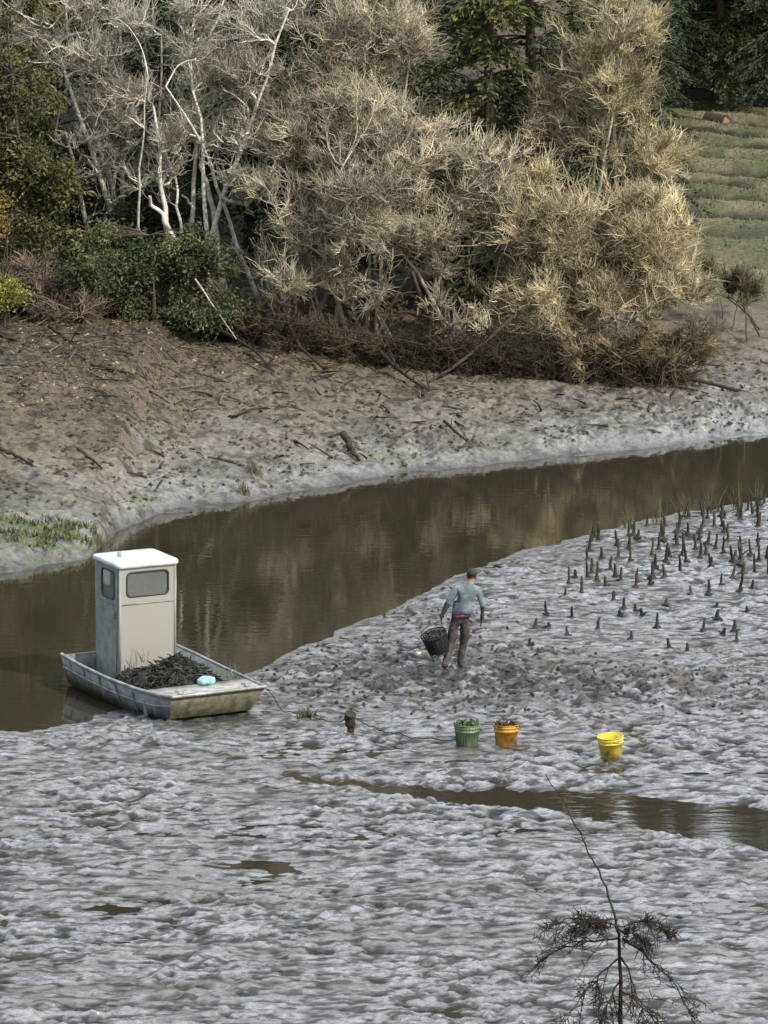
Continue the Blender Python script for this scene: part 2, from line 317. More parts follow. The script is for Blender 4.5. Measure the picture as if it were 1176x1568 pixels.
def brush_tree(name,base,lobes,ncl=500,ntw=22,nlimb=7,limb_r=.10,twl=(.20,.62),cols=((.36,.30,.18),(.24,.19,.13)),barkc=(.30,.27,.22),up=.40,twr=.0105,spread=.50,shell=.5,basespread=.8,tone_hi=1.5,tone_lo=.4,limb_up=.65,dens=1.0,wander=.06):
    base=np.array(base,float); mb=MB()
    sub=split(lobes,dens,.40) if dens else lobes
    ends,_,_=samp(lobes,nlimb,.6)
    st=base+np.c_[rng.normal(0,basespread,nlimb),rng.normal(0,.4,nlimb),np.zeros(nlimb)]
    st[:,2]=height(st[:,0],st[:,1])-.1
    lu=np.clip(limb_up+rng.normal(0,.12,(nlimb,)),.3,.85)
    mid=st*.45+ends*.55; mid[:,2]=st[:,2]*(1-lu)+ends[:,2]*lu; mx_=rng.uniform(.2,.7,(nlimb,1)); mid[:,:2]=st[:,:2]*(1-mx_)+ends[:,:2]*mx_
    P=bez(st,mid,ends,14)+np.cumsum(rng.normal(0,wander,(nlimb,14,3)),1)*np.linspace(0,1,14)[None,:,None]
    R=np.linspace(1,.28,14)[None]*limb_r*rng.uniform(.45,1.2,(nlimb,1))
    bc=np.array(barkc)
    mb.tubes(P,R,6,bc*rng.uniform(.6,1.25,(nlimb,1)),1)
    pool=P[:,3:].reshape(-1,3); pr=R[:,3:].reshape(-1)
    subA=np.array(sub)
    for level,(K,rr) in enumerate(((10,.046),(7,.018))):
        if level==0:
            C=np.concatenate([subA[:,:3]+rng.normal(0,.2,(len(subA),3)),subA[:,:3]+rng.normal(0,.3,(len(subA),3))]); n=len(C); D=np.zeros((n,3)); 
        else:
            n=ncl; C,D,idx=samp(sub,n,shell,.45)
            cen=subA[idx,:3]; D=unit(D*.6+unit(cen-np.array([base[0],base[1]+.5,base[2]+1.5]))*.6)
        g_=height(C[:,0],C[:,1],False)+.15; C[:,2]=np.maximum(C[:,2],g_)
        d2=((C[:,None]-pool[None])**2).sum(-1)+3*np.maximum(0,pool[None,:,2]-C[:,None,2]+.2)**2
        if level: d2=d2+rng.uniform(0,1.0,d2.shape)
        j=d2.argmin(1); A=pool[j]
        dist=np.linalg.norm(C-A,axis=1,keepdims=True)
        M=(A+C)/2+rng.normal(0,.18,(n,3))*dist+np.array([0,0,.12])*dist
        P=bez(A,M,C,K)+np.cumsum(rng.normal(0,.022,(n,K,3)),1)*(np.arange(K)>0)[None,:,None]; R=np.linspace(1,.4,K)[None]*np.minimum(rr*(1+.25*dist),pr[j][:,None]*.9+.004)
        tone=rng.uniform(.6,1.35,(n,1))
        mb.tubes(P,R,4 if level==0 else 3,bc*tone,1)
        if level==0: pool=np.concatenate([pool,P[:,2:].reshape(-1,3)]); pr=np.concatenate([pr,R[:,2:].reshape(-1)])
    nt_=ncl*ntw
    ci=np.repeat(np.arange(ncl),ntw); tt=rng.uniform(.15,1,nt_)
    f=tt*(K-1); i0=np.minimum(f.astype(int),K-2); fr=(f-i0)[:,None]
    org=P[ci,i0]*(1-fr)+P[ci,i0+1]*fr
    pd=unit(P[:,-1]-P[:,-4])[ci]
    cd=unit(D+rng.normal(0,.35,D.shape))[ci]
    dr=unit(pd*.75+cd*.5+np.array([0,0,up])+rng.normal(0,spread,(nt_,3)))
    ln=rng.uniform(twl[0],twl[1],(nt_,1))*rng.uniform(.55,1.3,(ncl,1))[ci]
    bend=rng.normal(0,.32,(nt_,3))+np.array([0,0,.12])
    p0=org;p1=org+dr*ln*.5;p2=org+unit(dr+bend)*ln
    TP=np.stack([p0,p1,p2],1); TR=np.array([1,.8,.35])[None]*twr*rng.uniform(.6,1.35,(nt_,1))
    c1,c2=np.array(cols[0]),np.array(cols[1])
    st_=rng.uniform(0,1,len(sub))
    cl=np.clip(.5+.7*fbm(C[:,0]*.6,C[:,2]*.6,int(rng.integers(999)),3)+.5*(st_[idx]-.5)+rng.normal(0,.2,ncl),0,1)[:,None]
    cc=(c2*(1-cl)+c1*cl)*rng.uniform(tone_lo,tone_hi,(ncl,1))
    mb.tubes(TP,TR,3,cc[ci]*rng.uniform(.7,1.25,(nt_,1)),0)
    return new_obj(name,mb.mesh(name),[twig_mat,bark_mat])

tan=((.64,.58,.41),(.32,.29,.21)); gold=((.70,.62,.38),(.36,.31,.19)); grey=((.62,.59,.48),(.34,.31,.25)); dk=((.11,.09,.06),(.05,.04,.03))
def gz(x,y): return float(height(x,y,False))
B=lambda x,y:(x,y,gz(x,y))
brush_tree('bare_willow_tree',B(-.9,94),[(-.8,92.8,5.9,2.9,2.2,2.1),(-2.4,92.5,4.4,1.7,1.6,1.3),(-2.1,93.8,8.6,2.4,2.0,2.0),(.4,92.6,7.7,1.9,1.8,1.6),(-1.0,92.0,3.7,1.8,1.0,1.0),(-2.9,92.0,3.1,1.0,.8,.6)],ncl=1350,ntw=18,nlimb=13,cols=tan,barkc=(.50,.46,.37),limb_r=.08,basespread=1.2)
brush_tree('bare_willow_tree',B(1.0,93.7),[(1.0,92.4,4.9,1.9,1.6,1.5),(-.1,94.5,10.2,2.2,1.8,2.0),(2.6,93.0,6.2,1.5,1.5,1.5),(2.6,92.0,3.0,1.5,1.0,1.0),(3.4,92.8,4.4,1.3,1.2,1.2)],ncl=900,ntw=18,nlimb=10,cols=tan,barkc=(.30,.26,.20),limb_r=.07,basespread=1.0)
brush_tree('bare_willow_tree',B(5.0,94.5),[(4.8,93.2,5.2,2.5,2.0,2.0),(6.6,93.5,4.2,2.2,1.8,1.8),(5.1,92.6,2.9,2.5,1.4,1.2),(8.1,94,3.3,1.4,1.6,1.2),(7.6,94.2,4.9,1.3,1.3,1.2)],ncl=1400,ntw=21,nlimb=13,cols=gold,barkc=(.36,.31,.22),basespread=1.6,limb_r=.07)
brush_tree('bare_alder_tree',B(5.8,98),[(5.6,97.5,8.0,1.8,1.7,2.3),(6.5,98,10.2,1.9,1.8,2.0),(7.4,97.5,6.8,1.4,1.5,1.6),(4.0,98,6.6,1.3,1.5,1.4)],ncl=780,ntw=19,nlimb=10,cols=gold,barkc=(.44,.40,.30))
brush_tree('bare_alder_tree',B(-4.7,94.5),[(-5.2,94.3,8.9,2.5,2,2.3),(-3.9,93.5,6.6,1.6,1.5,1.4),(-3.2,95,10.5,1.8,1.6,1.5),(-5.8,94,6.3,1.3,1.2,.9)],ncl=600,ntw=11,nlimb=9,limb_r=.13,cols=grey,barkc=(.72,.69,.59),shell=.6,basespread=1.3,limb_up=.48,wander=.09)
brush_tree('bare_alder_tree',B(-8.0,96),[(-7.8,95.8,8.2,1.8,1.6,3.0),(-8.8,95.5,10.6,2.2,1.6,1.6),(-7.2,95.4,6.2,1.2,1,1)],ncl=380,ntw=11,nlimb=7,limb_r=.10,cols=grey,barkc=(.66,.63,.53),shell=.6,limb_up=.5,basespread=1.1,wander=.09)
brush_tree('bare_alder_tree',B(-11,95),[(-11.2,95,5,1.8,1.6,2.2),(-12,96,8.5,2.4,2,2.6)],ncl=250,ntw=14,nlimb=7,cols=grey,barkc=(.4,.37,.3),limb_up=.5)
brush_tree('bare_hazel_shrub',B(-9.2,91.5),[(-9.1,91.3,3.5,1.2,1.2,1.1),(-8.4,91.2,2.8,1,1,.7)],ncl=240,ntw=20,nlimb=9,limb_r=.04,cols=((.30,.24,.18),(.18,.14,.11)),barkc=(.2,.16,.13),twl=(.2,.5))
brush_tree('bare_hazel_shrub',B(9.9,99),[(9.9,99,2.9,1.2,1.0,.5)],ncl=110,ntw=18,nlimb=6,limb_r=.03,cols=((.15,.14,.08),(.09,.08,.05)),barkc=(.10,.08,.06),twl=(.15,.4))
brush_tree('bramble_thicket',B(2.4,91.8),[(x,91.3+.15*abs(x),gz(x,91.2)+.40,1.3,1.2,.75) for x in (-3.6,-2.2,-.8,.6,2,3.4,4.8,6.2,7.5)],ncl=700,ntw=18,nlimb=36,limb_r=.05,cols=dk,barkc=(.05,.04,.03),basespread=4.2,twl=(.2,.5),up=.05,spread=.7,dens=0)  # dark twigs; shade under the crowns is put into their colour
brush_tree('bramble_thicket',B(-6.5,93),[(x,92.4,gz(x,92.4)+.40,1.4,1.1,.6) for x in (-10,-8.5,-7,-5.5,-4.2)],ncl=330,ntw=18,nlimb=18,limb_r=.04,cols=((.13,.10,.065),(.07,.055,.04)),barkc=(.09,.07,.05),basespread=2.5,twl=(.2,.5),up=.05,spread=.7,dens=0)
brush_tree('overhanging_willow_skirt',B(7.3,92.2),[(7.6,92.2,2.0,1.5,.8,.9),(5.6,91.6,1.9,2.0,.8,.7)],ncl=240,ntw=20,nlimb=6,limb_r=.03,cols=((.36,.30,.17),(.17,.14,.09)),barkc=(.16,.13,.09),up=-.3,twl=(.25,.55),dens=1.4)

def leafy(name,base,lobes,ncl=400,nlf=90,size=.07,cols=((.07,.10,.03),(.035,.055,.022)),clr=.32,flat=.6,nlimb=6,limb_r=.09,shell=.4,barkc=(.10,.08,.06)):
    base=np.array(base,float); mb=MB()
    ends,_,_=samp(lobes,nlimb,.6); st=base+np.c_[rng.normal(0,.3,nlimb),rng.normal(0,.2,nlimb),np.zeros(nlimb)-.1]
    mid=st*.5+ends*.5; mid[:,2]+=.3
    P=bez(st,mid,ends,9); R=np.linspace(1,.3,9)[None]*limb_r*np.ones((nlimb,1)); mb.tubes(P,R,6,barkc,1)
    pool=P[:,2:].reshape(-1,3)
    C,D,idx=samp(split(lobes,1.2,.36),ncl,shell); C[:,2]=np.maximum(C[:,2],height(C[:,0],C[:,1],False)+.1)
    j=((C[:,None]-pool[None])**2).sum(-1).argmin(1); A=pool[j]; M=(A+C)/2+np.array([0,0,.12])
    PP=bez(A,M,C,5); mb.tubes(PP,np.linspace(.028,.008,5)[None]*np.ones((ncl,1)),3,barkc,1)
    n=ncl*nlf; ci=np.repeat(np.arange(ncl),nlf)
    out=unit(D*np.array([1,1,.25]))[ci]
    off=rng.normal(0,clr,(n,3))*np.array([1,1,flat]); al=rng.uniform(-1,1,(n,1))*clr*1.3
    pos=C[ci]+off*.6+out*al; pos[:,2]-=.35*np.abs(al[:,0])*clr*2
    d=unit(out*.6+rng.normal(0,.6,(n,3))); u=unit(np.cross(d,rng.normal(size=(n,3)))); sz=size*rng.uniform(.6,1.4,(n,1))
    V=np.stack([pos-d*sz,pos+u*sz*.35,pos+d*sz,pos-u*sz*.35],1)
    c1,c2=np.array(cols[0]),np.array(cols[1]); tcl=rng.random((ncl,1))**1.3
    cc=(c2*(1-tcl)+c1*tcl)*rng.uniform(.7,1.3,(ncl,1)); cl=cc[ci]*rng.uniform(.75,1.25,(n,1))
    mb.add(V.reshape(-1,3),np.arange(n*4).reshape(-1,4),None,np.repeat(cl,4,axis=0),0)
    return new_obj(name,mb.mesh(name),[leaf_mat,bark_mat])
ev=((.16,.165,.06),(.05,.075,.04))
leafy('evergreen_shrub',B(-6.1,92.2),[(-6.3,91.8,4.3,1.9,1.3,1.2),(-4.9,91.9,4.1,1.3,1,1.0),(-7.4,92,3.3,1.1,1,.9),(-5.6,91.6,3.0,1.9,1,.8)],ncl=460,nlf=75,cols=ev,shell=.5,clr=.26,size=.06)
leafy('evergreen_shrub',B(-9.8,93.8),[(-9.9,93.6,6.6,1.6,1.4,1.9),(-9.3,93.6,4.6,1.5,1.2,1.0),(-10.4,94,9,1.4,1.3,1.6)],ncl=400,nlf=85,cols=((.17,.16,.05),(.06,.07,.035)),shell=.5)
leafy('autumn_shrub',B(-10.3,91.8),[(-10.4,91.5,5.2,.8,.6,.8)],ncl=40,nlf=40,cols=((.36,.24,.05),(.18,.16,.05)),size=.055,limb_r=.03,shell=.6)
leafy('yellow_leaved_shrub',B(-10.2,90.6),[(-10.25,90.4,3.5,.65,.6,.7)],ncl=55,nlf=55,cols=((.36,.34,.06),(.16,.18,.05)),size=.055,limb_r=.03,shell=.6)
leafy('evergreen_shrub',B(-7.6,97.5),[(-7.6,97.3,5.6,2.0,1.4,1.8),(-5.9,97.3,4.9,1.6,1.2,1.4),(-5.2,97.5,7,1.5,1.2,1.5)],ncl=360,nlf=70,cols=((.07,.09,.045),(.03,.04,.022)),size=.08)
leafy('evergreen_shrub',B(1.5,97.5),[(.5,97.5,5,2.4,1.2,2.6),(3.6,98.5,4.5,2.2,1.2,2.6),(-2.5,97.5,5.5,2.2,1.2,2.4)],ncl=420,nlf=55,cols=((.06,.075,.035),(.025,.033,.018)),size=.09)

def conifer_mesh(name,H=17,R0=3.6,nb=150,c1=(.085,.11,.035),c2=(.035,.055,.025)):
    mb=MB(); z=np.linspace(0,H,14); P=np.stack([.08*np.sin(z*.6),.08*np.cos(z*.5),z],-1)
    mb.tubes(P,np.linspace(.26,.02,14),7,(.10,.075,.05),1)
    h=np.sort(rng.uniform(.06,1,nb)**.9)*H; az=rng.uniform(0,6.28,nb); ln=R0*(1-(h/H))**.75*rng.uniform(.6,1.2,nb)+.25
    d=np.stack([np.cos(az),np.sin(az),np.zeros(nb)],-1)
    a=np.c_[np.zeros(nb),np.zeros(nb),h]; e=a+d*ln[:,None]; e[:,2]-=ln*.30; m=a+d*ln[:,None]*.5; m[:,2]+=ln*.10
    PP=bez(a,m,e,7); mb.tubes(PP,np.linspace(.05,.01,7)[None]*np.ones((nb,1)),3,(.09,.07,.05),1)
    nl=190; n=nb*nl; bi=np.repeat(np.arange(nb),nl); t=rng.uniform(.12,1,n)**.8; f=t*6; i0=np.minimum(f.astype(int),5); fr=(f-i0)[:,None]
    o=PP[bi,i0]*(1-fr)+PP[bi,i0+1]*fr
    side=np.stack([-np.sin(az),np.cos(az),np.zeros(nb)],-1)[bi]
    wd=(ln[bi]*.28*(1.1-t)+.12)[:,None]; sd=rng.normal(0,.6,(n,1))*wd
    pos=o+side*sd+rng.normal(0,.05,(n,3)); pos[:,2]-=np.abs(sd[:,0])*.45+rng.uniform(0,.18,n)
    dd=unit(d[bi]*.7+side*np.sign(sd)*.5+np.array([0,0,-.45])+rng.normal(0,.3,(n,3))); u=unit(np.cross(dd,rng.normal(size=(n,3)))); sz=rng.uniform(.07,.16,(n,1))
    V=np.stack([pos-dd*sz,pos+u*sz*.3,pos+dd*sz,pos-u*sz*.3],1)
    tb=rng.random((nb,1)); cc=(np.array(c2)*(1-tb)+np.array(c1)*tb)[bi]*rng.uniform(.6,1.4,(n,1))
    mb.add(V.reshape(-1,3),np.arange(n*4).reshape(-1,4),None,np.repeat(cc,4,axis=0),0)
    me=mb.mesh(name); me.materials.append(leaf_mat); me.materials.append(bark_mat); return me
cm=[conifer_mesh('conifer_a'),conifer_mesh('conifer_b',14,3.2,130,(.14,.145,.04),(.05,.07,.03)),conifer_mesh('conifer_c',20,3.8,170,(.065,.09,.045),(.03,.045,.028))]
cpos=[(3.1,99.6,1,1.0),(-6.5,101,2,.75),(-10.5,100.5,1,.8),(-1.5,103,2,.8),(6.5,104,0,.8),(-13.5,103,0,.9),(-4,105,0,.9),(.8,106,2,.9),(4.5,108,1,1),(-8.5,106,2,1),
 (9.0,118,2,.55),(12.5,158,2,.9),(15.4,160,0,1.0),(18,158,2,.95),(20.6,161,0,1.0),(23.5,160,2,1.0),(11,163,0,1.0),(16.5,168,2,1.2),(21,170,2,1.2),(26,168,0,1.1),(13.5,172,2,1.3),(10,142,2,.8),(30,172,2,1.1),(-16,108,2,1),(-20,106,0,1),
 (12,184,2,1.3),(18,186,0,1.4),(24,184,2,1.3),(31,186,2,1.3),(10,198,2,1.4),(16,202,2,1.4),(22,200,0,1.5),(28,203,2,1.4),(36,200,2,1.4),(9,216,2,1.5),(19,218,2,1.5),(27,220,2,1.5),(42,190,0,1.2)]
for (x,y,k_,s_) in cpos:
    o=bpy.data.objects.new('conifer_tree',cm[k_]); COL.objects.link(o); o.location=(x,y,gz(x,y)-.2); o.scale=(s_*rng.uniform(.9,1.1),s_,s_*rng.uniform(.9,1.1)); o.rotation_euler=(0,0,rng.uniform(0,6))

def scatter(name,n,xr,yr,size,cols,test=None,upright=False,mat_=None,lift=.01):
    x=rng.uniform(*xr,n); y=rng.uniform(*yr,n)
    if test is not None: k_=test(x,y); x=x[k_];y=y[k_]
    n=len(x); z=height(x,y)+lift; pos=np.stack([x,y,z],-1)
    sz=size*rng.uniform(.5,1.5,(n,1))
    if upright:
        u=unit(np.c_[rng.normal(size=(n,2)),np.zeros(n)])*sz*.25; d=unit(np.c_[rng.normal(0,.35,(n,2)),np.ones(n)])*sz
        V=np.stack([pos-u,pos+u,pos+d],1); 
    else:
        d=unit(rng.normal(size=(n,3))*np.array([1,1,.35])); u=unit(np.cross(d,rng.normal(0,.4,(n,3))+np.array([0,0,1]))); 
        V=np.stack([pos-d*sz,pos+u*sz*.5,pos+d*sz,pos-u*sz*.5],1)
    k_=V.shape[1]; c_=np.array(cols)[rng.integers(0,len(cols),n)]*rng.uniform(.6,1.3,(n,1))
    mb=MB(); idx=np.arange(n*k_).reshape(-1,k_)
    mb.add(V.reshape(-1,3),idx if k_==4 else None,idx if k_==3 else None,np.repeat(c_,k_,axis=0))
    return new_obj(name,mb.mesh(name),[mat_ or leaf_mat])
def fdist(x,y): return (y-np.interp(x,FX,FY))*.93
scatter('field_grass',26000,(8.5,24),(104,158),.09,[(.13,.15,.05),(.10,.12,.04),(.21,.18,.09)],lambda x,y:(row_phase(x,y)+.4*vnoise(x*.6,y*.6,7)>.4)&(fdist(x,y)>13),True)
scatter('leaf_litter',22000,(-12,10),(80,97),.05,[(.24,.17,.09),(.18,.13,.07),(.36,.30,.17),(.10,.07,.04)],lambda x,y:fdist(x,y)+2.5*vnoise(x*1.1,y*1.1,3)+rng.normal(0,1,len(x))>8.5)
def clods(name,n,xr,yr,size,cols,test):
    x=rng.uniform(*xr,n); y=rng.uniform(*yr,n); k_=test(x,y); x=x[k_];y=y[k_]; n=len(x)
    c0=np.stack([x,y,height(x,y)+size*.1],-1); s_=size*rng.uniform(.4,1.5,(n,1)); a=rng.uniform(0,6.28,n)
    ax=np.stack([np.cos(a),np.sin(a),rng.normal(0,.15,n)],-1); ay=np.stack([-np.sin(a),np.cos(a),np.zeros(n)],-1)
    V=np.stack([c0-ax*s_*1.3,c0+ay*s_*.7*rng.uniform(.6,1.2,(n,1)),c0+ax*s_*1.2,c0-ay*s_*.7*rng.uniform(.6,1.2,(n,1)),c0+np.array([0,0,1])*s_*rng.uniform(.35,1.0,(n,1))],1)
    b_=np.arange(n)[:,None]*5; T=np.concatenate([b_+np.array([[0,3,4]]),b_+np.array([[3,2,4]]),b_+np.array([[2,1,4]]),b_+np.array([[1,0,4]])])
    mb=MB(); mb.add(V.reshape(-1,3),None,T,np.repeat(np.array(cols)[rng.integers(0,len(cols),n)]*rng.uniform(.6,1.3,(n,1)),5,axis=0)); return new_obj(name,mb.mesh(name),[wood])
clods('mud_clods',15000,(-11,11),(72,98),.06,[(.10,.085,.06),(.13,.11,.08),(.06,.05,.035)],lambda x,y:(fdist(x,y)>.6)&(vnoise(x*1.3,y*1.3,19)+rng.normal(0,.4,len(x))>0))
clods('oyster_lumps',11000,(-4,11),(52,76),.045,[(.05,.043,.035),(.075,.068,.058)],lambda x,y:(rng.random(len(x))<dark_mask(x,y)*1.2-.12)&(np.interp(x,NX,NY)-y>.4))
def sticks(name,n,xr,yr,ln,r,test,cols):
    x=rng.uniform(*xr,n); y=rng.uniform(*yr,n); k_=test(x,y); x=x[k_];y=y[k_]; n=len(x); a=rng.uniform(0,6.28,n); l=ln*rng.uniform(.3,1.4,n)
    x2=x+np.cos(a)*l; y2=y+np.sin(a)*l
    p0=np.stack([x,y,height(x,y)+.02],-1); p2=np.stack([x2,y2,height(x2,y2)+.02+rng.uniform(0,.25,n)*l],-1); p1=(p0+p2)/2+rng.normal(0,.05,(n,3))*l[:,None]+np.array([0,0,.03])
    mb=MB(); mb.tubes(bez(p0,p1,p2,5),np.linspace(1,.4,5)[None]*r*rng.uniform(.5,1.5,(n,1)),4,np.array(cols)[rng.integers(0,len(cols),n)])
    return new_obj(name,mb.mesh(name),[wood])
sticks('driftwood_debris',620,(-11,11),(82,96),.65,.024,lambda x,y:(fdist(x,y)+rng.normal(0,1.5,len(x))>6.5),[(.04,.032,.025),(.06,.05,.035),(.16,.14,.10)])
sticks('driftwood_debris',220,(-11,11),(74,92),.5,.028,lambda x,y:(fdist(x,y)>.8)&(fdist(x,y)<7),[(.04,.032,.025),(.06,.05,.035)])
scatter('bank_grass',6000,(-9,-5),(68.5,74),.10,[(.12,.15,.06),(.09,.11,.04),(.2,.19,.10)],lambda x,y:(fdist(x,y)>.1)&(np.exp(-(((x+6.9)/1.5)**2+((y-70.9)/1.3)**2))>.45)&(vnoise(x*2.5,y*2.5,9)>-.1),True)
def reeds(name,pts,n,h,spread,cols):
    mb=MB()
    for (x,y) in pts:
        a=np.c_[x+rng.normal(0,spread,n),y+rng.normal(0,spread,n),np.zeros(n)]; a[:,2]=height(a[:,0],a[:,1])-.02
        hh=h*rng.uniform(.4,1.1,(n,1)); e=a+np.c_[rng.normal(0,.25,(n,2)),np.ones(n)]*hh; m=(a+e)/2; m[:,2]+=.06*h
        P=bez(a,m,e,4); mb.tubes(P,np.array([[.009,.008,.006,.002]])*np.ones((n,1)),3,np.array(cols)[rng.integers(0,len(cols),n)])
    return new_obj(name,mb.mesh(name),[twig_mat])
reeds('reed_tuft',[(-5.75,71.3),(-6.0,71.6),(-3.2,77.9),(-3.0,79.6)],34,.32,.09,[(.14,.15,.05),(.08,.08,.03),(.22,.19,.1)])
reeds('reed_tuft',[(6.7,75.4),(7.3,76),(7.9,76.2),(8.5,77),(5.3,73.6),(6.0,74.6)],16,.6,.08,[(.14,.16,.07),(.09,.10,.04)])

def log(name,pts,r,col,branches=0,m=7):
    P=np.array([(x,y,gz(x,y)+dz) for x,y,dz in pts],float)
    t=np.linspace(0,len(P)-1,9); Pi=np.stack([np.interp(t,np.arange(len(P)),P[:,k_]) for k_ in range(3)],-1)+rng.normal(0,r*.25,(9,3))
    mb=MB(); mb.tubes(Pi,np.linspace(r,r*.45,9),m,col,0,cap=True)
    for b_ in range(branches):
        i0=rng.integers(2,9); a=Pi[i0]; d=unit(rng.normal(size=3)+np.array([0,-.3,.7]))*rng.uniform(.3,.9)
        mb.tubes(np.stack([a,a+d*.5+rng.normal(0,.05,3),a+d]),np.array([r*.35,r*.25,r*.1]),4,col)
    return new_obj(name,mb.mesh(name,True),[wood])
D_=(.05,.04,.03)
log('fallen_log',[(-10.2,88.2,.25),(-9.4,87.6,.05)],.10,D_,4)
log('fallen_log',[(-8.6,88.6,.3),(-8.0,87.4,.05)],.06,D_,3)
log('driftwood_stick',[(-7.3,85.4,.08),(-6.2,84.8,.06)],.05,D_)
log('driftwood_stick',[(-8.6,76.4,.14),(-7.8,75.6,.04)],.05,D_,1)
log('driftwood_stick',[(-6.9,76.9,.2),(-6.3,76.2,.05)],.045,D_,2)
log('mud_stump',[(-1.0,83.0,.30),(-.65,81.9,.02)],.10,D_,1)
log('fallen_branch',[(1.5,85.6,.20),(2.2,84.2,.0)],.045,D_,3)
log('fallen_branch',[(-1.0,92.3,1.1),(.3,90.0,.25),(1.2,88.8,.02)],.07,D_,10)
log('fallen_branch',[(-2.8,92.3,1.0),(-2.2,90.6,.3),(-1.4,89.4,.05)],.06,D_,9)
log('fallen_branch',[(3.6,92,1.6),(2.2,90.9,.6),(1.2,89.8,.05)],.07,(.06,.05,.035),9)
log('fallen_branch',[(-4.6,91.2,.5),(-3.4,89.9,.2),(-2.9,88.9,.02)],.05,D_,7)
log('leaning_pole',[(-5.0,91.0,1.75),(-3.9,90.3,.4)],.028,(.5,.46,.38))
mb=MB(); P=np.array([[14.2,152.6,gz(14.2,152.6)+.32],[15.0,152.0,gz(15,152)+.32]]); mb.tubes(P,np.array([.36,.36]),14,(.06,.05,.04),0,cap=True)
mb.tubes(P[1:]+np.array([[0,0,0],[.03,-.02,0]]),np.array([.31,.31]),14,(.30,.20,.10),0,cap=True)
mb.tubes(P+np.array([-1.1,.4,-.08]),np.array([.28,.28]),12,(.05,.04,.03),0,cap=True); new_obj('cut_log',mb.mesh('cut_log'),[wood])

# ------------------------------------------------------------ stakes in the mudflat
mb=MB(); n=0; pts=[]; tries=0
while n<240 and tries<30000:
    tries+=1
    x=rng.uniform(2.2,11.0); y=rng.uniform(60.5,77.5)
    if x<2.6+(y-61.5)*.17 or y>np.interp(x,NX,NY)-.4: continue
    if y<66 and rng.random()<.6: continue
    if any((x-a)**2+((y-b_)*.6)**2<.04 for a,b_ in pts): continue
    pts.append((x,y)); n+=1
    z=float(height(x,y)); h=rng.uniform(.15,.42)*(1 if y>66 else .65); lean=rng.normal(0,.09,2)
    zz=np.array([-.05,.03,.09,.25,.6,.95,1.0])*h; r=np.array([.105,.075,.046,.034,.029,.022,.008])*rng.uniform(.8,1.2)
    P=np.stack([x+lean[0]*zz+rng.normal(0,.006,7),y+lean[1]*zz,z+zz],-1); mb.tubes(P,r,6,np.array([.04,.035,.028])*rng.uniform(.6,1.6),0,cap=True)
    if rng.random()<.15:
        P2=P[2]+np.array([[0,0,0],[rng.normal(0,.08),0,h*.3],[rng.normal(0,.12),0,h*.5]]); mb.tubes(P2,np.array([.022,.016,.008]),5,(.05,.042,.034))
new_obj('oyster_stakes',mb.mesh('oyster_stakes',True),[wood])

# ------------------------------------------------------------ buckets
def bucket(name,x,y,col1,col2,r=.20,h=.39,tilt=0,fill=None,alpha=None,handle=True):
    e=empty(name,(x,y,max(0,float(height(x,y)))-.05)); e.rotation_euler=(tilt,tilt*.5,rng.uniform(0,3))
    m=dirty_mat(name+'_plastic',col2,col1,scale=6,lo=.36,hi=.54,rough=.4,bump=.1,zdirt=(.04,.18),dirt=(.12,.09,.05))
    prof=[(0,.0),(r*.80,.0),(r*.82,.015),(r*.93,h*.72),(r*.99,h*.72),(r*.99,h*.76),(r*.94,h*.77),(r*.97,h*.86),(r*1.03,h*.87),(r*1.03,h*.9),(r*.975,h*.91),(r,h*.975),(r*1.045,h*.975),(r*1.045,h),(r*.97,h),(r*.78,.03),(0,.03)]
    m_=28; V=[(p*math.cos(a),p*math.sin(a),z) for p,z in prof for a in np.arange(m_)*2*math.pi/m_]
    q=[(i*m_+j,i*m_+(j+1)%m_,(i+1)*m_+(j+1)%m_,(i+1)*m_+j) for i in range(len(prof)-1) for j in range(m_)]
    mb=MB(); mb.add(V,q); new_obj('pail',mb.mesh('pail',True),[m],e)
    if handle:
        mb=MB(); t=np.linspace(0,math.pi,14); P=np.stack([np.cos(t)*r*1.06,-np.sin(t)*r*.95,h*.88-np.sin(t)*.06],-1); mb.tubes(P,np.full(14,.006),6,(.4,.4,.38)); 
        mb.box((-.05,-r*.95-.018,h*.88-.078),(.05,-r*.95+.012,h*.88-.045),(.6,.5,.1)); new_obj('bail_handle',mb.mesh('bail',True),[wood],e)
    if fill:
        mb=MB(); 
        for i in range(44):
            a=rng.uniform(0,6.28); rr=r*.95*math.sqrt(rng.random()); c0=np.array([rr*math.cos(a),rr*math.sin(a),h*.92+rng.uniform(-.02,.07)])
            d=unit(rng.normal(size=3))*rng.uniform(.04,.08); u_=unit(np.cross(d,rng.normal(size=3)))*.03; w_=unit(np.cross(d,u_))*.018
            v=[c0-d,c0+u_,c0+d,c0-u_,c0+w_,c0-w_]; mb.add(v,None,[(0,1,4),(1,2,4),(2,3,4),(3,0,4),(1,0,5),(2,1,5),(3,2,5),(0,3,5)],np.array(fill)*rng.uniform(.5,1.6))
        new_obj('oysters',mb.mesh('oysters'),[wood],e)
    return e
bucket('orange_bucket',1.93,53.1,(.72,.36,.04),(.28,.11,.03),fill=(.07,.06,.04),tilt=.05)
bucket('yellow_bucket',3.53,52.2,(.85,.66,.06),(.58,.42,.04),tilt=-.07)
gb=bucket('green_mesh_bucket',1.31,53.05,(.22,.30,.17),(.13,.20,.10),fill=(.09,.12,.06),handle=False)
mb=MB()
for i in range(26):
    a=i*2*math.pi/26; mb.tubes(np.array([[.165*math.cos(a),.165*math.sin(a),.02],[.207*math.cos(a),.207*math.sin(a),.40]]),np.array([.004,.004]),4,(.14,.20,.11))
new_obj('net',mb.mesh('net'),[wood],gb)

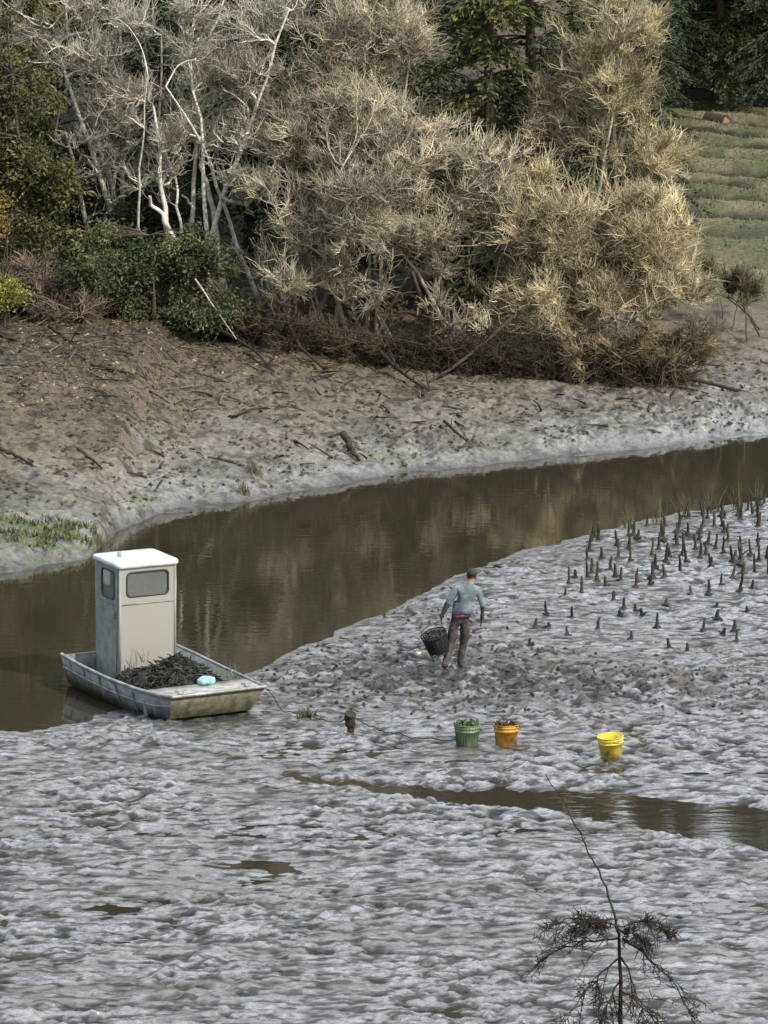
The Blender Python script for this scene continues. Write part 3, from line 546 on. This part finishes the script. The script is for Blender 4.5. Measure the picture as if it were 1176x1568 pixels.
rope=MB(); t=np.linspace(0,1,90); rx=-1.95+t*3.15; ry=55.6-t*2.55+.06*np.sin(t*14); rz=np.maximum(height(rx,ry),0)+.04+.10*np.exp(-((t-.45)/.06)**2)+.35*sstep(.1,0,t)
rope.tubes(np.stack([rx,ry,rz],-1),np.full(90,.009),6,(.06,.05,.04)); new_obj('mooring_rope',rope.mesh('mooring_rope'),[wood])
log('mooring_post',[(-.52,54.1,.30),(-.54,54.15,-.04)],.095,D_)
reeds('seaweed_clump',[(-1.35,55.1),(-1.25,55.0)],14,.2,.05,[(.05,.05,.03),(.09,.09,.04)])

# ------------------------------------------------------------ boat
al=dirty_mat('painted_aluminium',(.24,.255,.24),(.50,.51,.49),scale=5,rough=.45,metal=.25,zdirt=(.02,.22),dirt=(.085,.08,.04))
hullm=dirty_mat('hull_paint',(.115,.125,.12),(.32,.345,.335),scale=5,lo=.35,hi=.65,rough=.5,metal=.1,zdirt=(.06,.36),dirt=(.05,.047,.028))
bowm=dirty_mat('bow_algae_paint',(.045,.045,.022),(.18,.17,.10),scale=7,lo=.35,hi=.7,rough=.6)
whitep=dirty_mat('cabin_white_paint',(.36,.35,.32),(.71,.70,.67),scale=6,lo=.28,hi=.52,rough=.45,bump=.15,bscale=4,zdirt=(.3,1.0),dirt=(.38,.37,.33),zs=.22)
shadep=dirty_mat('cabin_shaded_paint',(.17,.20,.18),(.34,.37,.34),scale=6,lo=.3,hi=.6,rough=.5,bump=.15,bscale=4,zs=.25)  # shade of the cabin sides painted in as a darker grey-green
roofm=dirty_mat('roof_paint',(.50,.54,.56),(.80,.82,.83),scale=5,lo=.3,hi=.5,rough=.4)
frm=dirty_mat('window_rubber',(.03,.03,.03),(.06,.06,.06))
gl=bpy.data.materials.new('window_glass'); N,L=nt(gl); b=N['Principled BSDF']; b.inputs['Base Color'].default_value=(.55,.58,.57,1); b.inputs['Roughness'].default_value=.08; b.inputs['Transmission Weight'].default_value=.75; b.inputs['IOR'].default_value=1.45
al_=math.radians(29)
boat=empty('work_skiff',(-4.38,57.85,.02),0); boat.rotation_euler=(math.radians(1.5),0,al_)
secs=[(-.50,-.50,1.04,.92,.50,0),(.4,.4,1.07,.95,.49,0),(1.4,1.4,1.05,.93,.49,0),(2.4,2.35,1.0,.88,.52,.02),(3.0,2.85,.93,.82,.55,.06),(3.5,3.18,.85,.74,.60,.16)]
V=[]
for ft,fb,ht,hb,zt,zb in secs:
    V+=[(-ht,-ft,zt),(-hb,-fb,zb),(hb,-fb,zb),(ht,-ft,zt),(ht-.05,-ft,zt),(hb-.03,-fb,zb+.07),(-hb+.03,-fb,zb+.07),(-ht+.05,-ft,zt)]
q=[]; ns_=len(secs)
mb=MB()
for i_ in range(ns_-1):
    for j_ in range(8):
        q.append((i_*8+j_,i_*8+(j_+1)%8,(i_+1)*8+(j_+1)%8,(i_+1)*8+j_))
mb.add(V,q,None,mi=0)
hull=new_obj('hull',mb.mesh('hull'),[hullm],boat)
mb=MB(); 
ft,fb,ht,hb,zt,zb=secs[-1]
v=[(-ht,-ft,zt),(-hb,-fb,zb),(hb,-fb,zb),(ht,-ft,zt),(-ht,-ft+.05,zt),(-hb,-fb+.05,zb),(hb,-fb+.05,zb),(ht,-ft+.05,zt)]
mb.add(v,[(0,1,2,3),(4,7,6,5),(0,3,7,4)],None); new_obj('bow_transom',mb.mesh('bow'),[bowm],boat)
mb=MB(); ft,fb,ht,hb,zt,zb=secs[0]
mb.add([(-ht,.5,zt),(-hb,.5,zb),(hb,.5,zb),(ht,.5,zt),(-ht,.45,zt),(-hb,.45,zb),(hb,.45,zb),(ht,.45,zt)],[(3,2,1,0),(5,6,7,4),(0,4,7,3)],None)
mb.box((-.2,.50,.0),(.2,.62,.62)); mb.box((-.16,.62,.25),(.16,.92,.75)); new_obj('stern_transom',mb.mesh('stern'),[hullm],boat)
mb=MB()
for sx in (-1,1):
    P=np.array([(sx*(s_[2]-.01),-s_[0],s_[4]+.012) for s_ in secs]); mb.tubes(P,np.full(len(P),.030),8,mi=0,cap=True)
    P=np.array([(sx*((s_[2]+s_[3])/2+.012),-(s_[0]+s_[1])/2,(s_[4]+s_[5])/2+.04) for s_ in secs]); mb.tubes(P,np.full(len(P),.014),6,mi=0,cap=True)
    for yy in (-.1,.5,1.1,1.7,2.3):
        hb_=np.interp(yy,[s_[0] for s_ in secs],[s_[3] for s_ in secs]); ht_=np.interp(yy,[s_[0] for s_ in secs],[s_[2] for s_ in secs])
        mb.tubes(np.array([(sx*(ht_+.004),-yy,.46),(sx*(hb_+.004),-yy,.06)]),np.full(2,.016),5,mi=0)
ft,_,ht,_,zt,_=secs[-1]; mb.tubes(np.array([(-ht,-ft,zt+.012),(ht,-ft,zt+.012)]),np.full(2,.028),8,mi=0,cap=True)
new_obj('gunwale_rails',mb.mesh('rails',True),[al],boat)
mb=MB(); mb.add([(-.94,-2.62,.545),(.94,-2.62,.545),(.88,-3.02,.562),(-.88,-3.02,.562),(.81,-3.46,.605),(-.81,-3.46,.605),(-.94,-2.62,.10),(.94,-2.62,.10)],[(3,2,1,0),(5,4,2,3),(0,1,7,6)],None)
dk_=new_obj('bow_deck',mb.mesh('deck'),[dirty_mat('deck_paint',(.22,.21,.18),(.58,.56,.52),scale=5,lo=.33,hi=.55,rough=.45)],boat)
mb=MB()
for x_ in (-.6,.6): mb.box((x_-.05,-3.32,.592),(x_+.05,-3.28,.64)); mb.box((x_-.10,-3.315,.64),(x_+.10,-3.285,.665))
new_obj('cleats',mb.mesh('cleats'),[al],boat)
cab=bpy.data.objects.new('cabin',None); COL.objects.link(cab); cab.parent=boat
x0,x1=-.43,.62; yf,yb=-.55,.40; z0,z1=.07,2.14
def rrect(cx,cy,w_,h_,r,n=5):
    out=[]
    for (sx,sy,a0) in ((1,1,0),(-1,1,90),(-1,-1,180),(1,-1,270)):
        for k_ in range(n+1):
            a=math.radians(a0+90*k_/n); out.append((cx+sx*(w_/2-r)+r*math.cos(a),cy+sy*(h_/2-r)+r*math.sin(a)))
    return out
def panel(name,w_,h_,holes,mat_,M,parent,th=.012):
    cu=bpy.data.curves.new(name,'CURVE'); cu.dimensions='2D'; cu.fill_mode='BOTH'; cu.extrude=th
    for poly in [[(0,0),(w_,0),(w_,h_),(0,h_)]]+holes:
        s_=cu.splines.new('POLY'); s_.points.add(len(poly)-1)
        for p_,(a,b_) in zip(s_.points,poly): p_.co=(a,b_,0,1)
        s_.use_cyclic_u=True
    o=bpy.data.objects.new('tmp',cu); COL.objects.link(o); bpy.context.view_layer.update()
    me=bpy.data.meshes.new_from_object(o.evaluated_get(bpy.context.evaluated_depsgraph_get())); bpy.data.objects.remove(o)
    me.materials.clear(); ob=new_obj(name,me,[mat_],parent); ob.matrix_local=M; return ob
def wallM(ox,oy,oz,ax):
    ax=Vector(ax); up=Vector((0,0,1)); nn=ax.cross(up); M=Matrix((( ax.x,up.x,nn.x,ox),(ax.y,up.y,nn.y,oy),(ax.z,up.z,nn.z,oz),(0,0,0,1))); return M
def window(M,cx,cy,w_,h_,r,parent,off):
    ring_o=rrect(cx,cy,w_+.045,h_+.045,r+.02); ring_i=rrect(cx,cy,w_-.01,h_-.01,r)
    mb=MB(); n=len(ring_o); v=[(a,b_,off) for a,b_ in ring_o]+[(a,b_,off) for a,b_ in ring_i]+[(a,b_,0) for a,b_ in ring_o]+[(a,b_,-.02) for a,b_ in ring_i]
    q=[];
    for k_ in range(n):
        k2=(k_+1)%n; q+=[(k_,k2,n+k2,n+k_),(k_,2*n+k_,2*n+k2,k2),(n+k_,n+k2,3*n+k2,3*n+k_)]
    mb.add(v,q); o=new_obj('window_frame',mb.mesh('wf'),[frm],parent); o.matrix_local=M
    me=bpy.data.meshes.new('pane'); me.from_pydata([(a,b_,0) for a,b_ in ring_i],[],[list(range(n))]); o=new_obj('window_pane',me,[gl],parent); o.matrix_local=M
H_=z1-z0; W_=x1-x0; DD=yb-yf
Mf=wallM(x0,yf,z0,(1,0,0)); fw=(W_*.50,H_-.29,W_*.72,.40)
panel('front_wall',W_,H_,[rrect(*fw,.07)],whitep,Mf,cab); window(Mf,*fw,.07,cab,.022)
lw=(DD*.52,H_-.33,DD*.52,.46)
Mlw=wallM(x0+.012,yb-.014,z0,(0,-1,0)); panel('port_wall',DD-.028,H_,[rrect(*lw,.07)],shadep,Mlw,cab); window(Mlw,*lw,.07,cab,.022)
Mr=wallM(x1-.012,yf+.014,z0,(0,1,0)); rw=(DD*.5,H_-.33,DD*.5,.46); panel('starboard_wall',DD-.028,H_,[rrect(*rw,.07)],shadep,Mr,cab); window(Mr,*rw,.07,cab,.022)
Mb=wallM(x1,yb,z0,(-1,0,0)); bw=(W_*.5,H_-.33,W_*.55,.40); panel('aft_wall',W_,H_,[rrect(*bw,.07)],shadep,Mb,cab); window(Mb,*bw,.07,cab,.022)
mb=MB()
mb.box((x0-.012,yf+.10,z0+H_-.66),(x0-.002,yb-.08,z0+H_-.645)); mb.box((x0-.012,yf+.08,z0+.15),(x0-.002,yf+.095,z1-.05)); mb.box((x0-.03,yf+.14,1.25),(x0-.002,yf+.17,1.38))
mb.box((x0-.008,yf-.022,z0),(x0+.03,yf-.0125,z1),mi=0); mb.box((x1-.03,yf-.022,z0),(x1+.008,yf-.0125,z1))
mb.box((x0+.03,yf-.020,1.50),(x1-.03,yf-.0125,1.52)); new_obj('door_seams_and_trim',mb.mesh('trim'),[shadep],cab)
ro=rrect((x0+x1)/2,(yf+yb)/2,W_+.12,DD+.14,.10); n=len(ro); mb=MB(); cx,cy=(x0+x1)/2,(yf+yb)/2
v=[];lev=[(.96,z1+.001),(1.0,z1+.015),(1.0,z1+.06),(.97,z1+.085),(.6,z1+.11),(.2,z1+.118)]
for s_,z_ in lev: v+=[(cx+(a-cx)*s_,cy+(b_-cy)*s_,z_) for a,b_ in ro]
q=[(i_*n+k_,i_*n+(k_+1)%n,(i_+1)*n+(k_+1)%n,(i_+1)*n+k_) for i_ in range(len(lev)-1) for k_ in range(n)]
v+=[(cx,cy,z1+.12)]; mb.add(v,q,[((len(lev)-1)*n+k_,(len(lev)-1)*n+(k_+1)%n,len(lev)*n) for k_ in range(n)]+[]); new_obj('roof',mb.mesh('roof',True),[roofm],cab)
mb=MB(); mb.tubes(np.array([[cx-.3,cy,z1+.11],[cx-.3,cy,z1+.19]]),np.array([.04,.03]),8,cap=True); mb.tubes(np.array([[x1+.01,yf+.1,1.5],[x1+.06,yf+.1,1.52],[x1+.06,yf+.1,1.9],[x1+.01,yf+.1,1.92]]),np.full(4,.012),6); new_obj('cabin_fittings',mb.mesh('fit'),[al],cab)
u=np.linspace(-1,1,46); U,Vv=np.meshgrid(u,u); px=U*.92; pyy=-(1.60+Vv*.98)
hh=.10+.52*np.clip(1-(np.abs(U)**3.0+np.abs(Vv)**3.0),0,1)**.5*(.85+.6*fbm(U*2,Vv*2,5,3))+.13*fbm(U*7,Vv*7,7,3)
mb=MB(); i_=np.arange(45)[:,None]*46+np.arange(45)[None]; cc=np.array([.026,.027,.022])*(1+.8*fbm(U*6,Vv*6,9,2))[...,None]
mb.add(np.stack([px,pyy,np.maximum(hh,.09)],-1).reshape(-1,3),np.stack([i_,i_+46,i_+47,i_+1],-1).reshape(-1,4),None,cc.reshape(-1,3))
n=800; a=rng.uniform(-.82,.82,n); b_=rng.uniform(.70,2.52,n); zz=.10+.52*np.clip(1-(np.abs(a/.92)**3+np.abs((b_-1.6)/.98)**3),0,1)**.5*(.85+.6*fbm(a/.92*2,(b_-1.6)/.98*2,5,3))
p=np.c_[a,-b_,zz]; d=unit(rng.normal(size=(n,3))*np.array([1,1,.45]))*rng.uniform(.05,.16,(n,1))
mb.tubes(bez(p-d,p+np.array([0,0,.07]),p+d+rng.normal(0,.02,(n,3)),4),np.array([[.010,.013,.013,.008]])*np.ones((n,1)),4,np.array([(.026,.032,.022),(.04,.042,.03),(.016,.016,.014),(.09,.088,.075)])[rng.integers(0,4,n)])
for (a0,b0,n_) in ((.72,2.55,14),(-.1,.80,10)):
    st=np.c_[a0+rng.normal(0,.04,n_),-b0+rng.normal(0,.04,n_),np.full(n_,.55)]; e=st+np.c_[rng.normal(0,.10,(n_,2)),rng.uniform(.06,.28,n_)]
    mb.tubes(bez(st,(st+e)/2+.02,e,4),np.array([[.006,.006,.005,.002]])*np.ones((n_,1)),3,(.17,.19,.10))
new_obj('oyster_net_load',mb.mesh('load'),[wood],boat)
bagm=dirty_mat('teal_bag_plastic',(.25,.60,.58),(.60,.85,.82),scale=9,rough=.35)
th,ph=np.meshgrid(np.linspace(0,2*np.pi,24,endpoint=False),np.linspace(0,np.pi,14)); r_=.12*(1+.45*fbm(np.cos(th)*2+ph,np.sin(th)*2,33,3))
v=np.stack([.18+r_*1.3*np.sin(ph)*np.cos(th),-2.68+r_*np.sin(ph)*np.sin(th),.60+r_*.6*np.cos(ph)],-1).reshape(-1,3); i_=np.arange(13)[:,None]*24+np.arange(24)[None]; i2=np.arange(13)[:,None]*24+((np.arange(24)+1)%24)[None]
mb=MB(); mb.add(v,np.stack([i_,i_+24,i2+24,i2],-1).reshape(-1,4)); new_obj('teal_bag',mb.mesh('bag'),[bagm],boat)

# ------------------------------------------------------------ the oyster worker
px_,py_=1.19,58.75; pz=float(height(px_,py_))-.01
man=empty('oyster_worker',(px_,py_,pz))
J={}; E=[]
def j(n,p,r): J[n]=(np.array(p,float),r if isinstance(r,tuple) else (r,r))
def e_(a,b_,m_): E.append((a,b_,m_))
j('pelvis',(.14,0,.88),.145); j('waist',(.18,.01,1.03),.14); j('chest',(.235,.03,1.22),.162); j('ubreast',(.262,.03,1.36),.14)
j('neck',(.295,.05,1.475),.058); j('skull0',(.318,.075,1.545),.070); j('skull',(.335,.08,1.625),(.085,.098)); j('crown',(.342,.075,1.69),.072)
j('shL',(.075,.03,1.395),.085); j('elL',(-.075,-.01,1.15),.058); j('wrL',(-.185,.03,.915),.038); j('paL',(-.205,.04,.845),.036)
j('shR',(.445,.03,1.375),.085); j('elR',(.525,-.03,1.115),.057); j('wrR',(.515,.03,.885),.038); j('paR',(.51,.045,.815),.036)
j('hiL',(.045,0,.84),.115); j('knL',(-.01,.03,.47),.082); j('anL',(-.125,-.13,.11),.062); j('heL',(-.125,-.16,.05),.052); j('toL',(-.16,.06,.035),.045)
j('hiR',(.225,0,.84),.115); j('knR',(.215,.13,.47),.082); j('anR',(.135,.10,.10),.062); j('heR',(.135,.07,.045),.052); j('toR',(.145,.28,.035),.045)
for a_,b_,m_ in (('pelvis','waist',1),('waist','chest',0),('chest','ubreast',0),('ubreast','neck',3),('neck','skull0',3),('skull0','skull',3),('skull','crown',4),
  ('ubreast','shL',0),('shL','elL',0),('elL','wrL',2),('wrL','paL',5),('ubreast','shR',0),('shR','elR',0),('elR','wrR',2),('wrR','paR',5),
  ('pelvis','hiL',1),('hiL','knL',1),('knL','anL',1),('anL','heL',6),('heL','toL',6),('pelvis','hiR',1),('hiR','knR',1),('knR','anR',1),('anR','heR',6),('heR','toR',6)): e_(a_,b_,m_)
roots=['pelvis']
for sd,pa,s_ in (('L','paL',-1),('R','paR',1)):
    c0=J[pa][0]
    for k_,(oy,ln_) in enumerate(((-.030,.060),(-.011,.072),(.010,.068),(.029,.055))):
        prev=None
        for q_,(dx,dz) in enumerate(((0,-.01),(0,-.035),(-s_*.012,-.035-ln_*.5),(-s_*.036,-.035-ln_*.85))):
            nm=f'{sd}f{k_}{q_}'; j(nm,c0+np.array([dx,oy,dz]),.0095-.001*q_)
            if prev: e_(prev,nm,5)
            else: roots.append(nm)
            prev=nm
    prev=None
    for q_,(dx,dy,dz) in enumerate(((0,.01,.02),(-s_*.012,.038,-.0),(-s_*.022,.052,-.03),(-s_*.028,.050,-.055))):
        nm=f'{sd}t{q_}'; j(nm,c0+np.array([dx,dy,dz]),.011-.001*q_)
        if prev: e_(prev,nm,5)
        else: roots.append(nm)
        prev=nm
names=list(J); idx={n_:i_ for i_,n_ in enumerate(names)}
me=bpy.data.meshes.new('body'); me.from_pydata([tuple(J[n_][0]) for n_ in names],[(idx[a_],idx[b_]) for a_,b_,_ in E],[])
tmp=bpy.data.objects.new('tmpbody',me); COL.objects.link(tmp)
sk=tmp.modifiers.new('Skin','SKIN'); sk.branch_smoothing=.4
for i_,n_ in enumerate(names):
    d_=me.skin_vertices[0].data[i_]; d_.radius=J[n_][1]; d_.use_root=n_ in roots
ss=tmp.modifiers.new('Sub','SUBSURF'); ss.levels=2; ss.render_levels=2
bpy.context.view_layer.update()
bm_=bpy.data.meshes.new_from_object(tmp.evaluated_get(bpy.context.evaluated_depsgraph_get())); bpy.data.objects.remove(tmp)
shirt=dirty_mat('grey_blue_shirt_cloth',(.11,.15,.17),(.26,.33,.36),scale=6,rough=.9,bump=.8,bscale=12)
trou=dirty_mat('muddy_waders',(.03,.026,.03),(.15,.125,.12),scale=9,lo=.4,hi=.7,rough=.7,bump=.5)
sleeve=dirty_mat('dark_sleeve',(.035,.04,.055),(.09,.10,.12),scale=9,rough=.8)
skinm=dirty_mat('skin',(.42,.25,.17),(.50,.31,.22),scale=9,rough=.6)
hairm=dirty_mat('hair',(.025,.02,.015),(.05,.04,.03),scale=30,rough=.7)
glove=dirty_mat('work_glove',(.04,.04,.04),(.10,.09,.08),scale=20,rough=.8)
boot=dirty_mat('rubber_boot',(.03,.028,.025),(.13,.10,.08),scale=10,rough=.5)
vn=len(bm_.vertices); cv=np.zeros(vn*3,np.float32); bm_.vertices.foreach_get('co',cv); cv=cv.reshape(-1,3); nv=np.zeros(vn*3,np.float32); bm_.vertices.foreach_get('normal',nv); nv=nv.reshape(-1,3)
fold=.018*fbm(cv[:,0]*7+cv[:,1]*5,cv[:,2]*9,301,3)*((cv[:,2]<1.42)&(cv[:,2]>.12)&~((cv[:,2]<.93)&((cv[:,0]<-.13)|(cv[:,0]>.44))))
bm_.vertices.foreach_set('co',(cv+nv*fold[:,None]).ravel().astype(np.float32))
ncf=len(bm_.polygons); ctr=np.zeros(ncf*3,np.float32); bm_.polygons.foreach_get('center',ctr); ctr=ctr.reshape(-1,3)
best=np.full(ncf,1e9); mi=np.zeros(ncf,np.int32)
for a_,b_,m_ in E:
    A=J[a_][0];Bv=J[b_][0]-A; t=np.clip(((ctr-A)@Bv)/(Bv@Bv),0,1); d_=np.linalg.norm(ctr-A-t[:,None]*Bv,axis=1)-(J[a_][1][0]*(1-t)+J[b_][1][0]*t)
    k_=d_<best; best[k_]=d_[k_]; mi[k_]=m_
nk=(mi==3)&(ctr[:,2]<1.445); mi[nk]=0
hd=(mi==3)&(ctr[:,2]>1.56)&(ctr[:,1]<.115); mi[hd]=4
bm_.materials.clear()
body=new_obj('body',bm_,[shirt,trou,sleeve,skinm,hairm,glove,boot],man,True); bm_.polygons.foreach_set('material_index',mi)
def ell(mb,c0,r,col=(.5,.5,.5),n=14,m=10,zmin=-1,mi=0):
    th=np.arange(n)*2*np.pi/n; ph=np.linspace(0,math.acos(zmin),m); v=[(c0[0]+r[0]*math.sin(p)*math.cos(t),c0[1]+r[1]*math.sin(p)*math.sin(t),c0[2]+r[2]*math.cos(p)) for p in ph for t in th]
    mb.add(v,[(i*n+j_,i*n+(j_+1)%n,(i+1)*n+(j_+1)%n,(i+1)*n+j_) for i in range(m-1) for j_ in range(n)],None,col,mi)
mb=MB(); ell(mb,(.34,.078,1.655),(.098,.116,.09),zmin=-.1)
br_=[(.34+ .085*math.cos(a),.15+.11*math.sin(a),1.652-.02*math.sin(a)) for a in np.linspace(0,math.pi,12)]; mb.add(br_+[(x_,y_,z_+.008) for x_,y_,z_ in br_]+[(.34,.12,1.655),(.34,.12,1.663)],None,[(i_,i_+1,24) for i_ in range(11)]+[(13+i_,12+i_,25) for i_ in range(11)]); new_obj('cap',mb.mesh('cap',True),[dirty_mat('cap_cloth',(.03,.035,.04),(.07,.075,.08),rough=.9)],man)
mb=MB()
for s_ in (-1,1): ell(mb,(.333+s_*.085,.075,1.605),(.014,.022,.032))
ell(mb,(.333,.175,1.595),(.014,.022,.024)); ell(mb,(.330,.163,1.562),(.028,.010,.008)); new_obj('ears_nose_mouth',mb.mesh('face',True),[skinm],man)
mb=MB()
for s_ in (-1,1): ell(mb,(.333+s_*.032,.161,1.622),(.013,.010,.009))
new_obj('eyes',mb.mesh('eyes',True),[dirty_mat('eye',(.02,.02,.02),(.6,.6,.6),scale=60)],man)
def band(mb,c0,rx,ry,zt,zb,shift=(0,0),col=(.5,.5,.5),n=28,wav=.006):
    v=[]
    for z_,k_,q_ in ((zt,.92,1),(zt-(zt-zb)*.5,1.0,.5),(zb,1.05,0),(zb,.98,0)):
        for i_ in range(n):
            a=i_*2*np.pi/n; w_=1+wav*8*math.sin(a*5+z_*9); v.append((c0[0]+shift[0]*(1-q_)+rx*k_*w_*math.cos(a),c0[1]+ry*k_*w_*math.sin(a),z_+(.012*math.sin(a*3) if q_==0 else 0)))
    mb.add(v,[(i*n+j_,i*n+(j_+1)%n,(i+1)*n+(j_+1)%n,(i+1)*n+j_) for i in range(3) for j_ in range(n)],None,col)
mb=MB(); band(mb,(.185,.01),.175,.150,1.17,.965,(-.02,0)); new_obj('shirt_hem',mb.mesh('hem',True),[shirt],man)
mb=MB(); band(mb,(.155,.0),.165,.152,.962,.905,(-.01,0)); new_obj('waist_cloth',mb.mesh('sash',True),[dirty_mat('magenta_cloth',(.03,.025,.03),(.32,.05,.11),scale=8,lo=.47,hi=.56,rough=.8)],man)
bk=bpy.data.objects.new('oyster_basket',None); COL.objects.link(bk); bk.parent=man; bk.location=(-.22,-.02,.28); bk.rotation_euler=(math.radians(14),math.radians(-18),0)
mb=MB(); r0,r1,hb_=.18,.225,.36; dkc=(.03,.033,.03)
t=np.linspace(0,2*np.pi,29)
for k_ in range(8):
    f_=k_/7; r_=r0+(r1-r0)*f_; P=np.stack([r_*np.cos(t),r_*np.sin(t),np.full(29,hb_*f_)],-1); mb.tubes(P,np.full(29,.014 if k_ in(7,) else .006),5,dkc)
for k_ in range(24):
    a=k_*2*np.pi/24; mb.tubes(np.array([[r0*math.cos(a),r0*math.sin(a),0],[r1*math.cos(a),r1*math.sin(a),hb_]]),np.full(2,.006),4,dkc)
for k_ in range(7):
    a=k_*np.pi/7; mb.tubes(np.array([[-r0*math.cos(a),-r0*math.sin(a),0],[r0*math.cos(a),r0*math.sin(a),0]]),np.full(2,.006),4,dkc)
tt_=np.linspace(0,np.pi,15); P=np.stack([r1*.98*np.cos(tt_)*1.0,.02*np.sin(tt_),hb_+.17*np.sin(tt_)],-1); mb.tubes(P,np.full(15,.009),6,(.10,.10,.09)); new_obj('wire_frame',mb.mesh('wire'),[wood],bk)
mb=MB(); n_=22; prof=[(0,.02),(.165,.02),(.185,.15),(.205,.29),(.15,.34),(.07,.36),(0,.37)]
v=[];
for p,z_ in prof:
    for i_ in range(n_):
        a=i_*2*np.pi/n_; w_=1+.06*math.sin(a*7+z_*40); v.append((p*w_*math.cos(a),p*w_*math.sin(a),z_+.012*math.sin(a*5)))
mb.add(v,[(i*n_+k_,i*n_+(k_+1)%n_,(i+1)*n_+(k_+1)%n_,(i+1)*n_+k_) for i in range(len(prof)-1) for k_ in range(n_)],None,(.028,.028,.024))
n=120; a=rng.uniform(0,6.28,n); rr_=.19*np.sqrt(rng.random(n)); p=np.c_[rr_*np.cos(a),rr_*np.sin(a),.32+.05*rng.random(n)]; d=unit(rng.normal(size=(n,3)))*.035
mb.tubes(np.stack([p-d,p,p+d],1),np.array([[.008,.02,.006]])*np.ones((n,1)),4,np.array([(.05,.05,.04),(.09,.09,.075),(.03,.03,.025)])[rng.integers(0,3,n)])
new_obj('oysters',mb.mesh('oy'),[wood],bk)

# ------------------------------------------------------------ near bare sapling
mb=MB(); dkb=np.array([.045,.036,.03])
P=np.array([(1.72,24.4,2.2),(1.73,24.35,3.6),(1.74,24.3,4.7),(1.72,24.3,5.33),(1.67,24.3,5.57),(1.57,24.3,5.85),(1.47,24.3,6.05),(1.38,24.3,6.2),(1.28,24.3,6.42),(1.17,24.3,6.58)])
t=np.linspace(0,9,40); Pi=np.stack([np.interp(t,np.arange(10),P[:,k_]) for k_ in range(3)],-1); Pi[5:]+=rng.normal(0,.006,(35,3)); mb.tubes(Pi,np.interp(t,[0,3,5,9],[.03,.013,.007,.003]),6,dkb)
def br(p0,p1,sag,r,n_tw,ltw,den=4):
    p0=np.array(p0,float);p1=np.array(p1,float); m=(p0+p1)/2+np.array([0,0,sag]); P=bez(p0[None],m[None],p1[None],12)[0]+np.cumsum(rng.normal(0,.008,(12,3)),0)
    mb.tubes(P,np.linspace(r,r*.3,12),5,dkb)
    ii=rng.integers(2,12,n_tw); o=P[ii]; ax=unit(p1-p0); d=unit(ax*.8+rng.normal(0,.55,(n_tw,3))+np.array([0,0,-.1])); ln=ltw*rng.uniform(.4,1.3,(n_tw,1))
    TP=np.stack([o,o+d*ln*.4,o+d*ln*.75+np.array([0,0,-.02]),o+d*ln+np.array([0,0,-.05])*ln*4],1); mb.tubes(TP,np.array([[.0045,.0035,.0028,.0015]])*np.ones((n_tw,1)),4,dkb*1.1)
    o2=TP[:,1:].reshape(-1,3); k_=len(o2)*den; o2=np.repeat(o2,den,0)+rng.normal(0,.012,(k_,3)); d2=unit(ax*.4+rng.normal(0,.7,(k_,3))); l2=.07*rng.uniform(.4,1.4,(k_,1)); mb.tubes(np.stack([o2,o2+d2*l2*.5,o2+d2*l2],1),np.array([[.0034,.0028,.0014]])*np.ones((k_,1)),3,dkb*1.2)
br((1.71,24.3,5.44),(1.20,24.2,5.47),.05,.007,10,.16,5)
br((1.71,24.3,5.46),(1.98,24.2,5.44),.03,.006,12,.12,8)
br((1.71,24.3,5.50),(1.40,24.2,5.45),.03,.006,16,.11,9)
br((1.70,24.3,5.43),(1.88,24.2,5.38),.02,.006,12,.11,8)
br((1.72,24.3,5.36),(1.10,24.4,5.15),.10,.009,9,.25)
br((1.73,24.3,5.20),(1.32,24.2,4.80),.08,.008,12,.25,6)
br((1.73,24.3,5.36),(2.18,24.3,4.85),.10,.011,12,.24)
br((1.73,24.3,4.95),(2.05,24.2,4.65),.08,.008,10,.25)
br((1.73,24.3,5.05),(1.55,24.1,4.62),.05,.008,14,.25,7)
br((1.73,24.3,5.20),(1.88,24.1,4.75),.05,.008,14,.22,7)
for k_ in range(9):
    a=Pi[rng.integers(20,39)]; d=unit(rng.normal(0,1,3)*np.array([1,.4,.6]))*rng.uniform(.05,.16); mb.tubes(np.stack([a,a+d*.5+rng.normal(0,.006,3),a+d]),np.array([.003,.0025,.0012]),4,dkb)
new_obj('bare_sapling',mb.mesh('bare_sapling'),[bark_mat])
